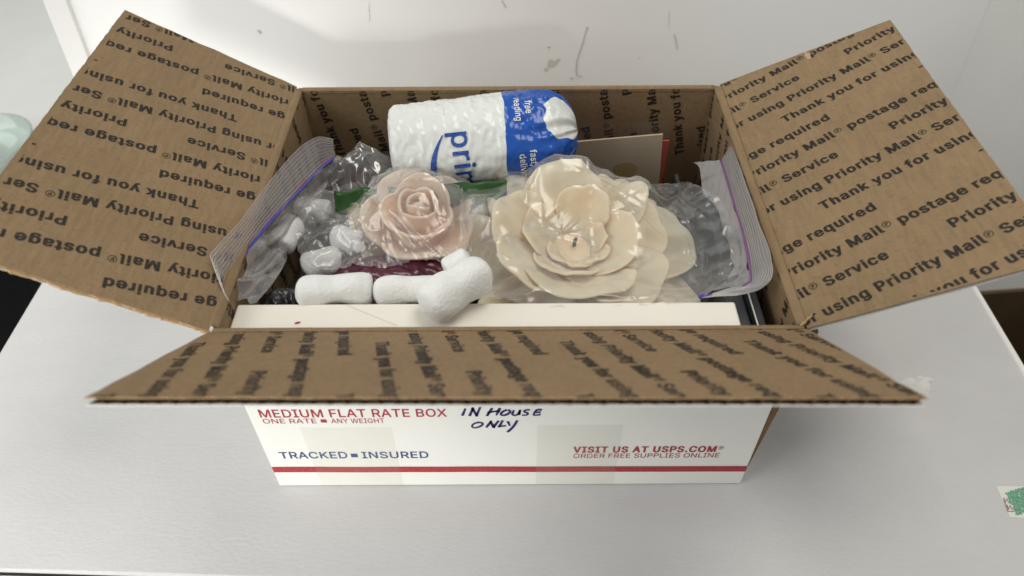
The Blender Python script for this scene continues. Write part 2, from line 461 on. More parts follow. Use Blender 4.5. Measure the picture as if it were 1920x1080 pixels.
# ------------------------------------------------------------------ lettering
import json
GLYPHS = json.loads(
    '{"K":{" ":[236,[]],".":[256,[[70,-23,43,-13,21,6,11,28,12,57,23,79,46,96,76,106,106,107,142,98,167,79,179,57,179,25,164,0,141,-16,111,-24]]],"A":[548,[[18,-21,-12,-15,-22,-5,-23,4,163,515,174,524,192,529,288,529,306,522,316,511,502,4,502,-5,492,-15,468,-21,390,-21,372,-17,356,-5,308,121,168,121,120,-10,108,-17,90,-21],[204,220,240,320,275,222]]],"C":[578,[[228,-25,168,-12,122,10,84,38,53,73,22,130,8,177,1,227,4,306,14,356,32,401,66,451,99,482,138,508,186,526,240,535,282,536,330,530,366,520,402,505,436,482,465,454,487,423,506,379,512,344,503,334,480,328,408,327,390,329,371,341,358,375,344,397,312,424,288,433,264,435,240,431,216,420,192,401,171,372,158,344,146,297,146,212,158,164,171,136,193,108,216,89,246,76,276,74,307,82,335,101,355,127,371,168,384,177,408,182,486,180,508,171,513,158,498,108,479,73,446,35,414,11,374,-9,330,-22,282,-27]]],"H":[585,[[62,-21,32,-15,20,-2,20,508,24,518,33,524,50,529,128,530,152,524,163,515,165,313,170,310,350,310,354,515,365,524,386,529,470,528,489,521,497,508,493,-8,482,-16,464,-21,392,-21,368,-17,354,-5,352,209,170,211,165,206,163,-5,153,-15,134,-20]]],"I":[368,[[33,-21,9,-18,-8,-5,-9,58,-3,68,15,76,78,80,78,426,75,431,15,432,-4,442,-9,452,-7,515,4,524,27,530,279,529,297,524,309,511,307,445,285,432,223,429,223,80,279,77,304,67,309,58,308,-5,297,-15,273,-21]]],"M":[696,[[62,-21,32,-15,20,-2,20,508,24,518,38,526,62,530,158,529,176,525,188,518,314,197,440,518,452,525,470,529,584,528,600,521,608,508,604,-8,596,-15,578,-20,500,-21,476,-15,466,-5,464,207,378,-8,363,-18,344,-21,284,-21,260,-16,247,-5,164,204,161,-5,150,-15,134,-20]]],"O":[601,[[228,-25,168,-12,122,10,84,38,54,72,31,111,14,155,1,224,1,281,8,331,22,379,54,435,84,470,120,497,162,518,210,532,270,536,324,531,374,517,417,495,465,454,501,401,520,353,530,306,532,227,525,174,503,111,478,70,435,26,395,1,344,-18,294,-27],[252,75,228,82,207,95,187,114,170,139,149,196,144,275,158,344,187,394,207,413,227,426,246,432,270,435,294,430,318,419,344,397,363,372,385,312,390,234,376,164,347,114,327,95,300,80,276,75]]],"P":[512,[[62,-21,32,-15,20,-2,20,511,32,524,56,530,236,530,278,527,326,517,361,502,392,480,421,448,440,407,448,363,446,316,435,275,421,247,400,222,374,201,344,184,284,168,241,165,170,165,165,162,163,-5,153,-15,134,-20],[170,263,165,269,165,429,248,430,266,425,278,417,298,388,304,341,295,300,279,278,260,267,236,264]]],"S":[515,[[178,-27,136,-19,104,-8,70,10,46,30,27,52,11,80,0,121,0,143,13,153,34,157,106,158,124,155,142,143,152,109,170,87,196,74,232,71,268,80,292,99,304,124,302,159,291,175,268,189,124,235,64,268,40,291,21,323,13,354,13,389,22,427,35,452,56,477,82,498,112,514,148,527,184,534,232,536,268,534,310,525,346,512,382,489,406,467,428,433,438,405,440,373,430,364,406,357,334,357,316,360,300,370,289,405,272,424,244,436,214,437,184,427,164,408,155,383,161,351,171,339,191,326,334,281,366,266,399,244,420,222,438,194,447,162,448,124,438,84,423,55,395,24,364,2,328,-14,286,-25,226,-30]]],"T":[517,[[196,-21,166,-16,153,-2,152,429,28,431,4,437,-8,452,-7,515,4,524,28'
    ',530,424,529,444,524,457,511,457,452,449,439,424,431,297,429,295,-5,285,-15,268,-20]]],"U":[585,[[212,-26,182,-20,146,-9,93,21,56,59,31,106,20,172,21,513,32,524,56,530,134,529,152,524,162,516,168,147,183,113,204,90,230,77,266,73,296,80,320,96,338,119,349,147,353,513,362,522,380,529,464,529,488,522,497,509,497,157,480,90,461,59,439,34,410,11,374,-8,332,-21,302,-26,260,-29]]],"V":[548,[[204,-21,180,-17,165,-5,-23,505,-22,515,-11,524,12,530,90,529,108,525,120,518,240,185,356,515,366,524,384,529,474,529,496,521,502,505,317,-5,306,-15,288,-20]]],"a":[457,[[122,-27,83,-17,55,-4,33,11,11,37,-1,59,-9,93,-3,150,6,169,25,191,68,217,128,234,230,248,235,257,231,286,212,307,200,310,182,309,157,295,131,260,116,255,98,253,80,256,14,276,5,282,1,292,27,339,46,358,74,377,101,389,140,400,176,405,206,405,266,396,308,379,343,352,365,317,376,263,377,-1,367,-14,344,-21,272,-21,242,-14,218,-23,188,-28,158,-29],[158,68,144,74,134,90,133,115,140,131,152,139,170,145,234,153,233,119,216,87,188,69]]],"c":[464,[[168,-26,120,-14,87,2,58,24,34,53,11,94,0,131,-5,169,-3,226,18,298,43,336,69,361,102,382,138,396,180,404,216,405,248,402,282,395,311,383,338,368,364,346,381,324,396,295,401,273,393,264,378,258,318,243,294,241,268,251,250,286,228,304,204,309,183,302,166,286,152,264,138,213,139,154,157,103,186,73,198,68,217,68,233,75,248,87,270,128,288,136,306,138,388,119,401,109,403,100,389,65,372,40,346,15,318,-4,282,-18,246,-26,210,-29]]],"d":[492,[[162,-27,114,-15,78,4,42,37,17,78,4,113,-5,169,-3,229,10,283,31,324,54,352,81,374,111,390,150,401,192,405,234,402,270,393,273,516,282,523,300,529,378,529,402,522,412,509,411,-4,402,-14,378,-21,306,-21,276,-13,228,-27,192,-29],[198,68,174,81,151,113,139,154,137,201,144,245,157,276,180,301,204,309,216,307,233,298,255,270,269,226,271,179,264,131,249,97,222,72]]],"e":[472,[[174,-27,126,-16,90,1,58,24,35,50,4,113,-4,150,-5,207,0,245,15,292,33,324,58,352,84,373,120,391,162,402,210,405,258,400,300,387,334,368,365,339,385,311,402,270,410,226,411,166,397,154,378,149,139,147,154,103,180,76,192,70,210,67,228,69,240,75,257,90,271,116,294,126,318,125,384,109,401,100,405,90,396,65,377,37,354,15,324,-4,294,-17,252,-26,210,-29],[144,242,140,245,147,264,168,292,192,307,216,308,230,302,246,286,264,243]]],"f":[322,[[87,-21,56,-17,41,-2,41,303,38,306,-10,308,-31,319,-33,382,-26,392,-10,399,40,401,41,445,48,474,65,502,87,522,110,535,143,546,170,550,207,550,260,540,275,533,282,524,262,458,248,451,231,447,194,453,187,445,182,426,182,401,237,400,254,395,264,388,268,326,262,316,248,309,231,306,188,306,182,303,180,-5,170,-15,153,-20]]],"g":[493,[[162,-169,108,-156,64,-134,23,-93,11,-74,13,-61,78,-24,108,-20,132,-27,159,-58,177,-71,198,-76,227,-74,247,-64,260,-52,268,-33,271,-5,240,-12,210,-16,174,-15,138,-10,84,12,43,46,10,99,-3,153,-5,213,9,282,24,314,54,352,96,382,132,397,174,405,210,405,246,400,276,390,306,400,378,400,402,393,412,380,412,-11,402,-71,389,-96,370,-118,346,-137,314,-153,282,-163,246,-169,204,-172],[204,80,180,87,156,112,141,147,136,194,141,238,157,2'
    '76,180,301,204,309,216,307,230,301,253,276,267,241,272,194,268,147,254,112,230,87]]],"h":[478,[[55,-21,25,-15,13,-2,13,511,25,524,43,529,115,530,141,524,153,511,154,395,193,403,229,405,265,403,295,396,325,383,348,366,380,326,393,288,397,256,397,-2,386,-15,361,-21,283,-20,268,-15,257,-5,254,259,246,281,235,297,223,306,205,308,187,301,172,288,155,247,152,-5,142,-15,127,-20]]],"i":[235,[[55,-21,25,-15,13,-2,13,382,20,392,37,399,115,400,141,395,154,379,153,-2,145,-13,127,-20],[67,423,35,433,15,448,3,470,3,496,15,518,34,533,61,543,91,544,127,537,150,521,164,499,165,474,155,452,133,433,103,423]]],"k":[449,[[55,-21,25,-15,13,-2,13,511,25,524,43,529,115,530,141,524,153,511,157,295,259,395,283,400,367,400,387,395,398,385,396,370,245,215,410,7,412,-2,401,-15,379,-21,289,-21,265,-15,157,120,150,-8,139,-16,121,-21]]],"l":[257,[[103,-20,63,-8,38,11,19,43,13,71,13,509,25,524,49,530,127,529,145,522,153,512,154,84,157,74,187,73,207,62,220,5,215,-8,194,-17,151,-23]]],"n":[478,[[55,-21,25,-15,13,-2,14,385,26,395,49,400,121,400,145,391,205,404,265,403,313,389,348,366,372,338,389,300,397,240,396,-5,379,-18,355,-21,283,-20,268,-15,257,-5,254,259,246,281,235,297,223,306,205,308,187,301,172,288,155,247,152,-5,142,-15,127,-20]]],"o":[483,[[168,-26,120,-14,90,1,58,24,36,50,17,81,0,128,-5,210,4,261,17,295,36,327,58,352,87,374,120,390,162,402,210,405,252,402,296,390,333,371,369,339,397,298,411,264,419,226,420,166,411,113,397,78,370,37,342,12,297,-13,258,-24,210,-29],[198,68,186,73,171,84,151,113,139,154,137,201,144,245,161,280,186,304,210,309,222,307,237,298,264,264,276,223,279,176,271,131,253,94,228,72,216,68]]],"p":[492,[[55,-164,25,-158,13,-145,14,384,25,394,49,400,121,400,151,391,199,404,253,404,295,396,343,375,373,350,401,312,421,265,430,208,428,148,416,98,400,63,373,26,345,3,316,-12,277,-25,235,-29,199,-27,157,-17,154,-19,151,-151,139,-159,121,-163],[211,69,189,82,168,110,156,151,153,202,158,240,173,277,198,303,211,308,223,309,247,299,272,268,285,227,288,177,280,132,263,95,239,73,223,68]]],"q":[492,[[312,-164,282,-157,271,-145,270,-17,228,-27,174,-28,132,-21,96,-6,67,13,42,38,16,79,3,114,-5,167,-4,227,4,265,23,312,52,350,83,375,132,397,174,405,228,403,276,390,306,400,378,400,401,394,412,381,412,-145,402,-156,384,-163],[198,68,173,82,152,110,140,151,137,202,144,246,156,275,178,299,192,307,204,309,216,307,231,299,256,268,269,227,271,177,264,129,247,95,223,73,210,68]]],"r":[327,[[55,-21,25,-15,13,-2,14,385,26,395,49,400,115,400,145,393,193,405,253,404,271,399,282,388,282,316,271,307,259,303,241,301,205,305,189,300,169,285,156,259,152,-5,142,-15,127,-20]]],"s":[433,[[140,-26,85,-12,40,15,7,56,-3,100,7,109,19,113,80,126,104,127,121,122,130,116,142,87,154,75,169,68,188,67,207,72,222,84,227,97,226,116,210,131,97,162,48,188,27,210,14,232,7,286,12,308,26,336,44,357,66,374,92,387,122,398,157,404,200,405,236,401,266,394,311,371,348,330,363,286,356,277,344,272,281,257,260,257,233,267,206,307,194,311,182,311,164,305,152,292,149,276,153,261,176,246,285,216,330,191,352,169,364,147,'
    '370,94,365,68,350,40,326,14,297,-4,266,-17,223,-26,182,-29]]],"t":[295,[[170,-25,123,-21,87,-9,59,10,38,35,26,79,25,302,21,306,-16,310,-28,316,-33,325,-32,384,-16,397,21,400,25,403,26,476,38,487,62,492,134,492,156,485,166,473,166,403,170,400,207,400,225,397,237,391,244,381,240,318,219,308,170,306,166,302,166,98,171,73,213,74,237,63,253,0,247,-9,231,-17,207,-22]]],"u":[478,[[145,-23,100,-10,63,12,37,43,21,78,13,138,13,383,25,394,49,400,121,400,139,396,151,387,156,119,173,84,187,74,205,71,222,78,237,90,254,131,257,383,265,393,283,399,367,400,388,393,397,380,396,-4,385,-15,361,-21,289,-20,265,-11,205,-25]]],"v":[457,[[163,-21,139,-17,124,-5,-22,376,-21,385,-10,395,13,400,91,400,109,396,120,388,193,190,269,388,278,395,295,400,379,400,404,392,411,376,265,-5,255,-15,235,-20]]],"y":[457,[[55,-164,25,-156,9,-144,22,-81,32,-72,49,-66,91,-67,106,-46,122,-2,-22,376,-21,385,-10,395,13,400,91,400,109,396,120,388,193,190,269,388,278,395,295,400,385,399,408,388,411,376,228,-94,199,-130,161,-154,115,-165]]]},"M":{" ":[203,[]],",":[210,[[43,-131,31,-129,25,-120,55,73,67,82,139,82,147,78,149,67,97,-122,85,-130]]],"A":[502,[[21,-11,6,-6,4,4,189,512,201,520,279,519,290,507,475,4,474,-6,459,-11,393,-11,384,-6,333,131,147,131,96,-6,87,-11],[177,210,174,217,237,407,306,212]]],"B":[478,[[65,-11,53,-9,47,-1,48,512,59,520,239,520,311,510,347,493,374,471,393,446,407,410,411,365,402,324,378,289,349,268,396,233,423,187,431,126,419,75,404,50,378,25,353,9,317,-3,263,-11],[143,68,138,75,138,217,269,218,299,208,321,192,337,167,342,136,335,106,317,85,293,74,263,69],[143,296,138,304,138,436,143,441,257,440,287,432,304,421,319,395,323,365,316,339,295,314,275,303,251,297]]],"C":[532,[[267,-18,219,-13,165,4,126,28,93,58,67,94,42,150,31,201,27,256,31,307,42,358,67,414,93,451,124,480,165,505,219,522,267,527,309,523,345,514,381,499,411,479,459,423,476,388,486,348,477,338,405,338,397,343,379,388,356,414,321,435,279,444,237,442,201,429,171,408,144,373,127,333,119,292,122,195,132,160,151,124,194,84,219,72,249,65,279,64,309,70,339,83,366,104,402,170,471,172,485,165,480,135,464,94,444,63,415,33,381,10,345,-6,309,-14]]],"D":[524,[[65,-11,53,-9,47,-1,48,512,59,520,227,520,275,516,323,504,377,476,411,446,443,400,461,355,472,304,474,228,467,177,446,116,424,80,395,48,359,22,317,4,245,-10],[143,68,138,75,138,436,143,441,221,441,275,434,309,421,335,402,354,380,372,344,382,309,386,258,384,217,372,167,343,116,299,84,239,69]]],"E":[441,[[65,-11,53,-9,47,-1,48,512,59,520,377,519,386,507,385,451,377,441,143,441,138,436,138,299,353,297,364,294,368,283,368,228,359,218,141,217,138,75,143,68,377,68,388,60,386,-6,371,-11]]],"F":[432,[[65,-11,53,-9,47,-1,48,512,59,520,377,517,382,507,382,451,371,441,143,441,138,436,138,294,143,289,353,288,359,278,358,217,347,210,138,207,138,-1,125,-11]]],"H":[539,[[65,-11,53,-9,47,-1,48,512,53,518,65,520,125,520,137,512,138,304,143,300,371,300,379,304,380,512,389,519,465,517,470,507,468,-6,455,-11,395,-11,383,-8,379,-1,377,220,143,221,138,212,138,-1,125,-11]]],"I":[323,[[36,-'
    '11,24,-9,18,-1,18,55,23,65,105,70,105,436,102,441,30,441,20,446,19,512,30,520,276,518,282,507,280,446,270,441,198,441,196,436,196,70,278,65,282,55,280,-6,270,-11]]],"K":[489,[[65,-11,53,-9,47,-1,48,512,53,518,65,520,125,520,137,512,137,294,143,285,355,517,455,518,461,512,458,502,259,289,457,9,459,-6,443,-11,371,-11,361,-6,197,225,138,162,135,-6,125,-11]]],"L":[415,[[65,-11,53,-9,47,-1,47,507,52,517,59,520,125,520,133,517,138,507,138,70,365,67,374,60,374,-1,371,-7,359,-11]]],"M":[650,[[65,-11,53,-9,47,-1,47,507,52,517,149,520,164,512,311,127,317,123,464,512,479,520,575,518,581,507,579,-6,569,-11,503,-11,491,-1,491,350,355,-1,341,-11,287,-11,275,-6,137,345,135,-1,125,-11]]],"N":[546,[[65,-11,53,-9,47,-1,48,512,59,520,145,517,383,140,386,512,401,520,472,517,476,507,474,-6,461,-11,389,-11,376,-6,137,375,138,-1,125,-11]]],"O":[555,[[219,-13,177,-1,129,25,93,58,67,94,42,150,31,201,31,307,40,353,58,399,84,439,123,479,159,502,201,518,243,525,291,525,351,512,393,491,427,465,464,419,484,378,499,327,506,256,503,201,493,155,475,109,441,59,408,28,369,4,315,-13,267,-18],[231,68,201,80,174,99,137,150,119,216,119,292,136,358,171,408,219,437,249,444,279,444,309,439,341,424,369,401,389,373,407,333,414,297,415,216,397,150,379,119,354,94,327,77,297,67,267,64]]],"R":[471,[[65,-11,53,-9,47,-1,48,512,59,520,233,520,275,517,311,510,342,497,377,471,401,439,417,400,422,334,408,278,377,234,332,202,440,4,439,-6,425,-11,347,-10,239,186,143,187,138,182,137,-2,125,-11],[143,266,138,273,138,436,142,441,251,440,275,436,299,425,322,400,332,365,328,319,311,290,287,275,257,267]]],"S":[469,[[169,-15,109,6,63,41,34,92,27,143,37,148,109,147,115,143,128,102,151,79,187,64,235,61,277,69,313,92,330,122,330,158,316,178,293,193,139,243,85,274,65,295,47,325,40,356,42,401,51,432,67,457,91,483,115,499,181,523,259,525,320,508,373,473,405,422,413,391,411,371,403,367,331,368,315,407,295,428,259,444,217,447,175,439,145,419,130,391,131,356,145,337,169,321,313,275,376,239,399,214,415,183,421,148,419,112,410,82,389,46,367,24,331,2,295,-11,259,-18,205,-19]]],"T":[471,[[193,-11,180,-1,180,436,175,441,25,443,19,451,19,512,31,520,421,519,430,507,430,451,421,441,271,440,270,-1,259,-11]]],"U":[539,[[209,-15,149,5,107,34,75,72,55,118,47,174,49,514,65,520,125,520,136,514,137,179,142,143,159,108,185,83,221,67,263,63,299,68,329,80,353,101,370,128,380,179,380,509,389,519,461,519,470,509,470,174,467,138,453,92,413,37,383,13,353,-2,281,-18]]],"X":[496,[[23,-11,7,-6,6,4,184,263,19,502,17,512,29,520,113,517,239,331,365,517,455,517,456,502,291,263,467,5,467,-6,455,-11,383,-11,371,-6,239,189,101,-7,89,-11]]],"a":[411,[[119,-15,65,9,32,46,18,97,19,128,27,158,53,191,95,214,257,244,262,255,260,280,239,309,203,320,173,318,149,310,129,295,112,270,101,263,35,281,29,295,59,344,107,378,173,394,209,395,245,389,281,376,310,356,331,331,344,300,350,250,349,-4,335,-11,275,-11,265,-4,263,16,231,-4,203,-15,161,-19],[167,56,137,62,113,78,105,102,113,132,131,145,155,153,261,168,261,123,244,87,209,63]]],"d":[446,[[159,-16,123,-4,91,16'
    ',62,47,42,82,27,128,21,184,24,230,36,280,57,322,81,351,117,377,147,389,195,395,231,392,261,381,297,355,299,514,309,520,375,519,385,509,384,-4,375,-11,309,-11,301,-4,297,24,270,1,237,-14,195,-19],[177,62,144,82,122,118,111,164,112,224,124,265,147,298,177,315,213,318,237,313,255,303,282,270,298,214,296,153,282,108,255,74,219,59]]],"e":[426,[[165,-14,129,-3,96,16,69,42,51,67,26,133,21,184,23,224,44,296,69,334,92,356,122,377,153,389,189,395,225,394,261,387,291,375,321,355,348,326,365,296,377,260,384,169,381,162,369,158,111,157,123,109,153,74,177,62,201,58,237,60,261,69,278,82,296,113,303,116,369,101,375,98,377,87,349,37,327,16,297,-2,237,-18],[117,232,111,235,117,255,138,290,165,311,201,319,237,314,261,300,280,275,294,235]]],"f":[276,[[83,-11,72,-8,68,-1,68,314,-2,319,-7,329,-6,380,5,390,66,391,74,471,90,498,114,520,162,538,222,538,246,532,256,522,240,466,228,457,192,463,168,456,156,436,155,395,162,390,228,390,239,385,241,324,228,316,155,314,155,-1,144,-11]]],"g":[447,[[159,-158,117,-145,81,-125,49,-91,38,-70,39,-64,93,-32,105,-30,138,-65,165,-80,207,-86,249,-80,275,-65,291,-45,298,-19,298,31,297,34,276,16,249,2,195,-6,135,4,105,18,80,36,45,82,26,138,22,209,36,280,53,316,81,351,117,377,147,389,183,395,231,392,267,378,297,354,300,382,309,390,375,390,382,387,386,377,386,-4,375,-70,344,-116,297,-145,225,-161],[189,71,153,85,125,118,112,158,110,214,121,260,145,295,177,315,213,318,253,305,281,275,296,229,298,168,287,123,266,92,231,73]]],"i":[189,[[58,-11,46,-10,40,-1,40,380,52,390,112,390,124,386,127,380,127,-1,118,-10],[64,435,46,445,34,461,28,481,32,502,42,517,58,529,76,534,100,532,118,524,133,507,139,487,136,466,124,448,106,436,82,432]]],"l":[211,[[106,-10,82,0,61,17,46,42,41,68,40,510,52,520,118,519,127,510,127,83,136,65,178,63,194,2,184,-8,160,-12]]],"m":[632,[[58,-11,46,-9,40,-1,40,380,46,388,118,389,124,384,130,361,155,380,184,392,238,396,282,380,322,343,364,379,418,396,472,393,502,382,526,366,554,329,568,283,568,-6,556,-11,496,-11,484,-3,481,273,473,294,460,307,442,316,418,319,394,316,376,307,359,289,351,268,346,-6,334,-11,274,-11,263,-6,260,273,252,294,238,308,220,317,196,319,172,314,154,303,137,283,129,263,125,-6,112,-11]]],"n":[432,[[58,-11,46,-9,40,-1,42,385,52,390,118,389,130,359,166,383,202,393,250,394,292,383,321,365,340,344,358,314,366,283,370,238,368,-6,352,-11,298,-11,285,-6,280,263,270,289,256,304,232,316,208,318,184,314,160,303,141,283,130,258,125,-6,112,-11]]],"p":[446,[[58,-154,46,-152,40,-144,41,384,52,390,118,389,124,384,130,355,160,379,196,393,244,395,280,388,316,372,346,349,373,313,389,278,401,227,403,171,398,131,384,85,364,49,336,19,306,-1,274,-14,232,-19,190,-15,158,-1,130,22,125,-149,112,-154],[202,60,166,77,141,110,127,161,127,217,141,268,163,298,196,316,232,318,268,306,297,273,312,227,314,166,301,115,278,80,244,61]]],"r":[281,[[58,-11,46,-9,40,-1,42,385,52,390,118,389,130,364,154,381,178,391,214,396,250,393,256,385,256,324,252,314,202,315,172,308,145,289,131,263,125,-6,112,-11]]],"s":[387,[[136,-15,88,2,52,30,28,72,23,92,27,'
    '103,100,116,118,82,130,70,154,59,190,57,219,62,239,73,253,92,254,113,245,128,228,138,115,169,70,194,41,235,35,260,36,296,53,336,94,373,149,392,214,394,260,382,298,357,326,321,336,285,328,280,262,267,244,296,226,313,209,320,179,321,154,316,131,301,123,285,123,265,130,254,149,242,253,214,304,189,325,169,338,143,344,118,342,82,333,57,316,33,298,16,268,-2,209,-18]]],"t":[250,[[132,-11,108,-3,81,15,65,36,55,61,50,315,5,316,-6,325,-4,386,5,390,50,391,52,472,66,482,132,481,139,472,141,391,204,390,217,381,214,320,204,316,144,316,139,310,139,97,142,76,150,65,168,61,204,65,211,61,226,0,222,-6,198,-13]]],"v":[411,[[166,-11,154,-8,149,-1,5,375,6,385,22,390,82,390,95,385,196,112,294,385,304,390,376,389,383,385,383,375,238,-4,226,-11]]],"y":[411,[[52,-152,35,-141,51,-80,58,-75,100,-78,117,-70,134,-44,148,1,5,382,16,390,82,390,94,386,196,113,293,382,304,390,376,389,384,377,200,-95,172,-128,136,-149,94,-156]]]},"R":{" ":[191,[]],"A":[485,[[19,-3,14,3,198,507,205,512,277,511,465,3,463,-3,397,-3,391,1,344,135,337,139,145,139,135,135,85,-3],[163,202,160,207,235,434,241,436,318,207,313,202]]],"D":[507,[[63,-3,57,3,57,507,63,512,249,511,315,498,357,479,399,445,426,411,444,375,458,327,465,255,461,201,446,141,426,99,399,65,369,39,333,19,309,10,243,-2],[129,61,128,447,243,448,273,443,303,433,331,417,356,393,374,363,388,327,395,279,396,237,388,183,375,148,360,123,339,100,315,83,291,72,237,61]]],"E":[424,[[63,-3,57,3,57,507,63,512,369,512,376,507,376,453,369,449,128,447,129,289,351,289,358,285,358,231,351,226,128,225,128,63,135,60,375,60,378,51,378,3,375,-3]]],"F":[415,[[63,-3,57,3,57,507,63,512,369,511,372,507,372,453,369,449,128,447,129,283,345,281,349,273,349,225,345,218,129,217,128,3,123,-3]]],"G":[525,[[217,-5,169,11,127,37,91,74,67,113,50,158,40,206,38,278,44,326,58,374,75,410,101,446,133,476,169,498,217,514,265,518,307,515,367,496,397,478,420,458,456,410,477,350,469,346,409,346,385,390,367,413,340,434,307,448,277,452,241,451,211,443,187,431,161,410,137,380,122,350,112,314,107,272,108,218,116,176,128,146,145,117,163,97,187,78,223,62,253,57,295,58,331,68,355,82,379,104,395,128,407,158,411,194,283,196,280,200,280,254,289,259,475,259,481,254,478,158,469,122,445,77,421,48,391,24,349,4,307,-7,265,-10]]],"H":[522,[[63,-3,57,3,57,507,63,512,117,512,128,507,129,293,381,292,387,293,389,297,389,507,399,512,453,512,459,509,459,0,453,-3,393,-3,389,3,387,228,135,229,128,225,128,3,123,-3]]],"I":[306,[[34,-3,28,3,28,57,34,60,112,60,115,63,115,441,112,449,34,449,28,453,28,507,34,512,268,512,272,507,272,453,268,449,190,449,186,441,186,69,190,60,268,60,272,51,272,3,268,-3]]],"L":[398,[[63,-3,57,3,57,507,63,512,123,512,128,507,128,63,135,60,363,59,364,3,357,-3]]],"N":[528,[[63,-3,57,3,57,507,63,512,135,512,141,507,354,171,393,103,397,111,396,507,405,512,465,510,465,-1,387,-3,381,3,198,291,129,408,125,399,128,291,128,3,123,-3]]],"O":[538,[[217,-5,169,11,133,33,102,62,67,114,50,158,40,206,38,278,44,326,58,374,76,410,102,446,134,476,169,497,205,511,247,518,307,515,349,504,399,476,433,445'
    ',464,398,483,350,493,302,495,230,489,182,475,134,454,92,427,57,391,26,349,5,307,-7,265,-10],[265,56,229,60,199,71,175,86,151,109,128,146,116,176,109,212,106,254,109,296,116,332,128,362,151,400,175,422,199,438,229,448,265,453,295,450,331,439,359,422,384,398,406,362,417,332,425,296,427,254,425,212,417,176,406,146,383,110,361,88,331,70,295,58]]],"P":[450,[[63,-3,57,3,57,507,63,512,255,511,291,506,333,490,357,474,378,453,393,429,406,393,411,363,410,321,403,291,391,261,357,221,333,204,303,192,255,183,129,182,128,3,123,-3],[129,247,129,449,267,446,297,435,319,417,337,381,341,339,331,297,309,268,285,254,255,247]]],"R":[454,[[63,-3,57,3,57,507,63,512,255,511,291,506,333,492,369,466,393,435,408,393,412,339,404,297,387,260,360,231,319,207,429,-1,351,-2,243,195,135,195,129,194,128,189,128,3,123,-3],[129,259,129,449,267,446,297,436,322,417,337,387,342,345,334,309,315,282,291,267,261,260]]],"S":[452,[[167,-6,113,13,71,46,45,90,36,138,107,138,117,102,143,74,185,56,233,52,281,62,318,84,338,114,342,132,340,156,327,180,299,200,143,250,113,265,89,283,65,310,54,336,49,372,52,402,59,426,73,450,95,474,125,495,161,510,197,517,239,518,275,514,329,494,370,462,396,420,403,390,401,375,335,377,323,411,299,436,263,451,215,455,167,444,137,424,126,408,120,390,122,354,137,332,161,315,197,301,311,267,341,252,368,234,390,210,405,180,411,150,408,108,395,72,379,48,353,25,323,7,293,-3,245,-11,203,-11]]],"T":[454,[[197,-3,190,3,188,447,35,449,29,453,29,507,35,512,419,509,419,451,261,447,260,3,257,-3]]],"U":[522,[[207,-6,153,13,111,42,82,79,64,121,57,175,60,511,123,512,127,505,127,175,137,127,156,97,185,73,219,59,261,55,297,59,333,73,362,97,380,127,389,175,390,505,393,512,459,511,460,157,453,121,442,91,427,67,405,41,381,22,351,6,315,-5,279,-10]]],"W":[691,[[157,-3,151,3,14,507,19,512,79,512,86,507,193,78,222,201,303,507,307,512,379,511,383,507,493,82,600,507,607,512,667,512,672,507,534,3,529,-3,457,-3,451,3,364,327,343,415,234,3,229,-3]]],"Y":[477,[[205,-3,200,3,200,207,14,507,25,512,91,511,96,507,203,333,235,272,379,511,451,512,457,507,271,207,271,3,265,-3]]]}}')
_r = []
for rad in (185, 150):
    _r.append([q for k in range(20) for q in (round(210 + rad * math.cos(2 * math.pi * k / 20)), round(345 + rad * math.sin(2 * math.pi * k / 20)))])
for c_ in GLYPHS['K']['R' if 'R' in GLYPHS['K'] else 'P'][1]:
    _r.append([round(140 + q * 0.33) if k % 2 == 0 else round(257 + q * 0.33) for k, q in enumerate(c_)])
GLYPHS['K']['\u00ae'] = [440, _r]
_tc = {}


def text2d(body, wt='M'):
    """flat text mesh from glyph outlines, baseline y=0"""
    key = (body, wt)
    if key in _tc:
        return _tc[key]
    cu = bpy.data.curves.new('txt', 'CURVE')
    cu.dimensions = '2D'
    cu.fill_mode = 'BOTH'
    x = 0.0
    for ch in body:
        adv, polys = GLYPHS[wt][ch]
        for p in polys:
            sp = cu.splines.new('POLY')
            n = len(p) // 2
            sp.points.add(n - 1)
            for k in range(n):
                sp.points[k].co = (x + p[2 * k] / 1000, p[2 * k + 1] / 1000, 0, 1)
            sp.use_cyclic_u = True
        x += adv / 1000
    o = bpy.data.objects.new('txt', cu)
    C.objects.link(o)
    bpy.context.view_layer.update()
    dg = bpy.context.evaluated_depsgraph_get()
    me = bpy.data.meshes.new_from_object(o.evaluated_get(dg))
    v = [(p.co.x, p.co.y) for p in me.vertices]
    f = [tuple(p.vertices) for p in me.polygons]
    bpy.data.objects.remove(o)
    bpy.data.curves.remove(cu)
    bpy.data.meshes.remove(me)
    _tc[key] = (v, f)
    return v, f


CAP = 0.509


def fit_text(body, length, cap, bold='M'):
    v, f = text2d(body, bold)
    x0 = min(p[0] for p in v)
    x1 = max(p[0] for p in v)
    sx = length / (x1 - x0)
    sy = cap / CAP
    return [((p[0] - x0) * sx, p[1] * sy) for p in v], f


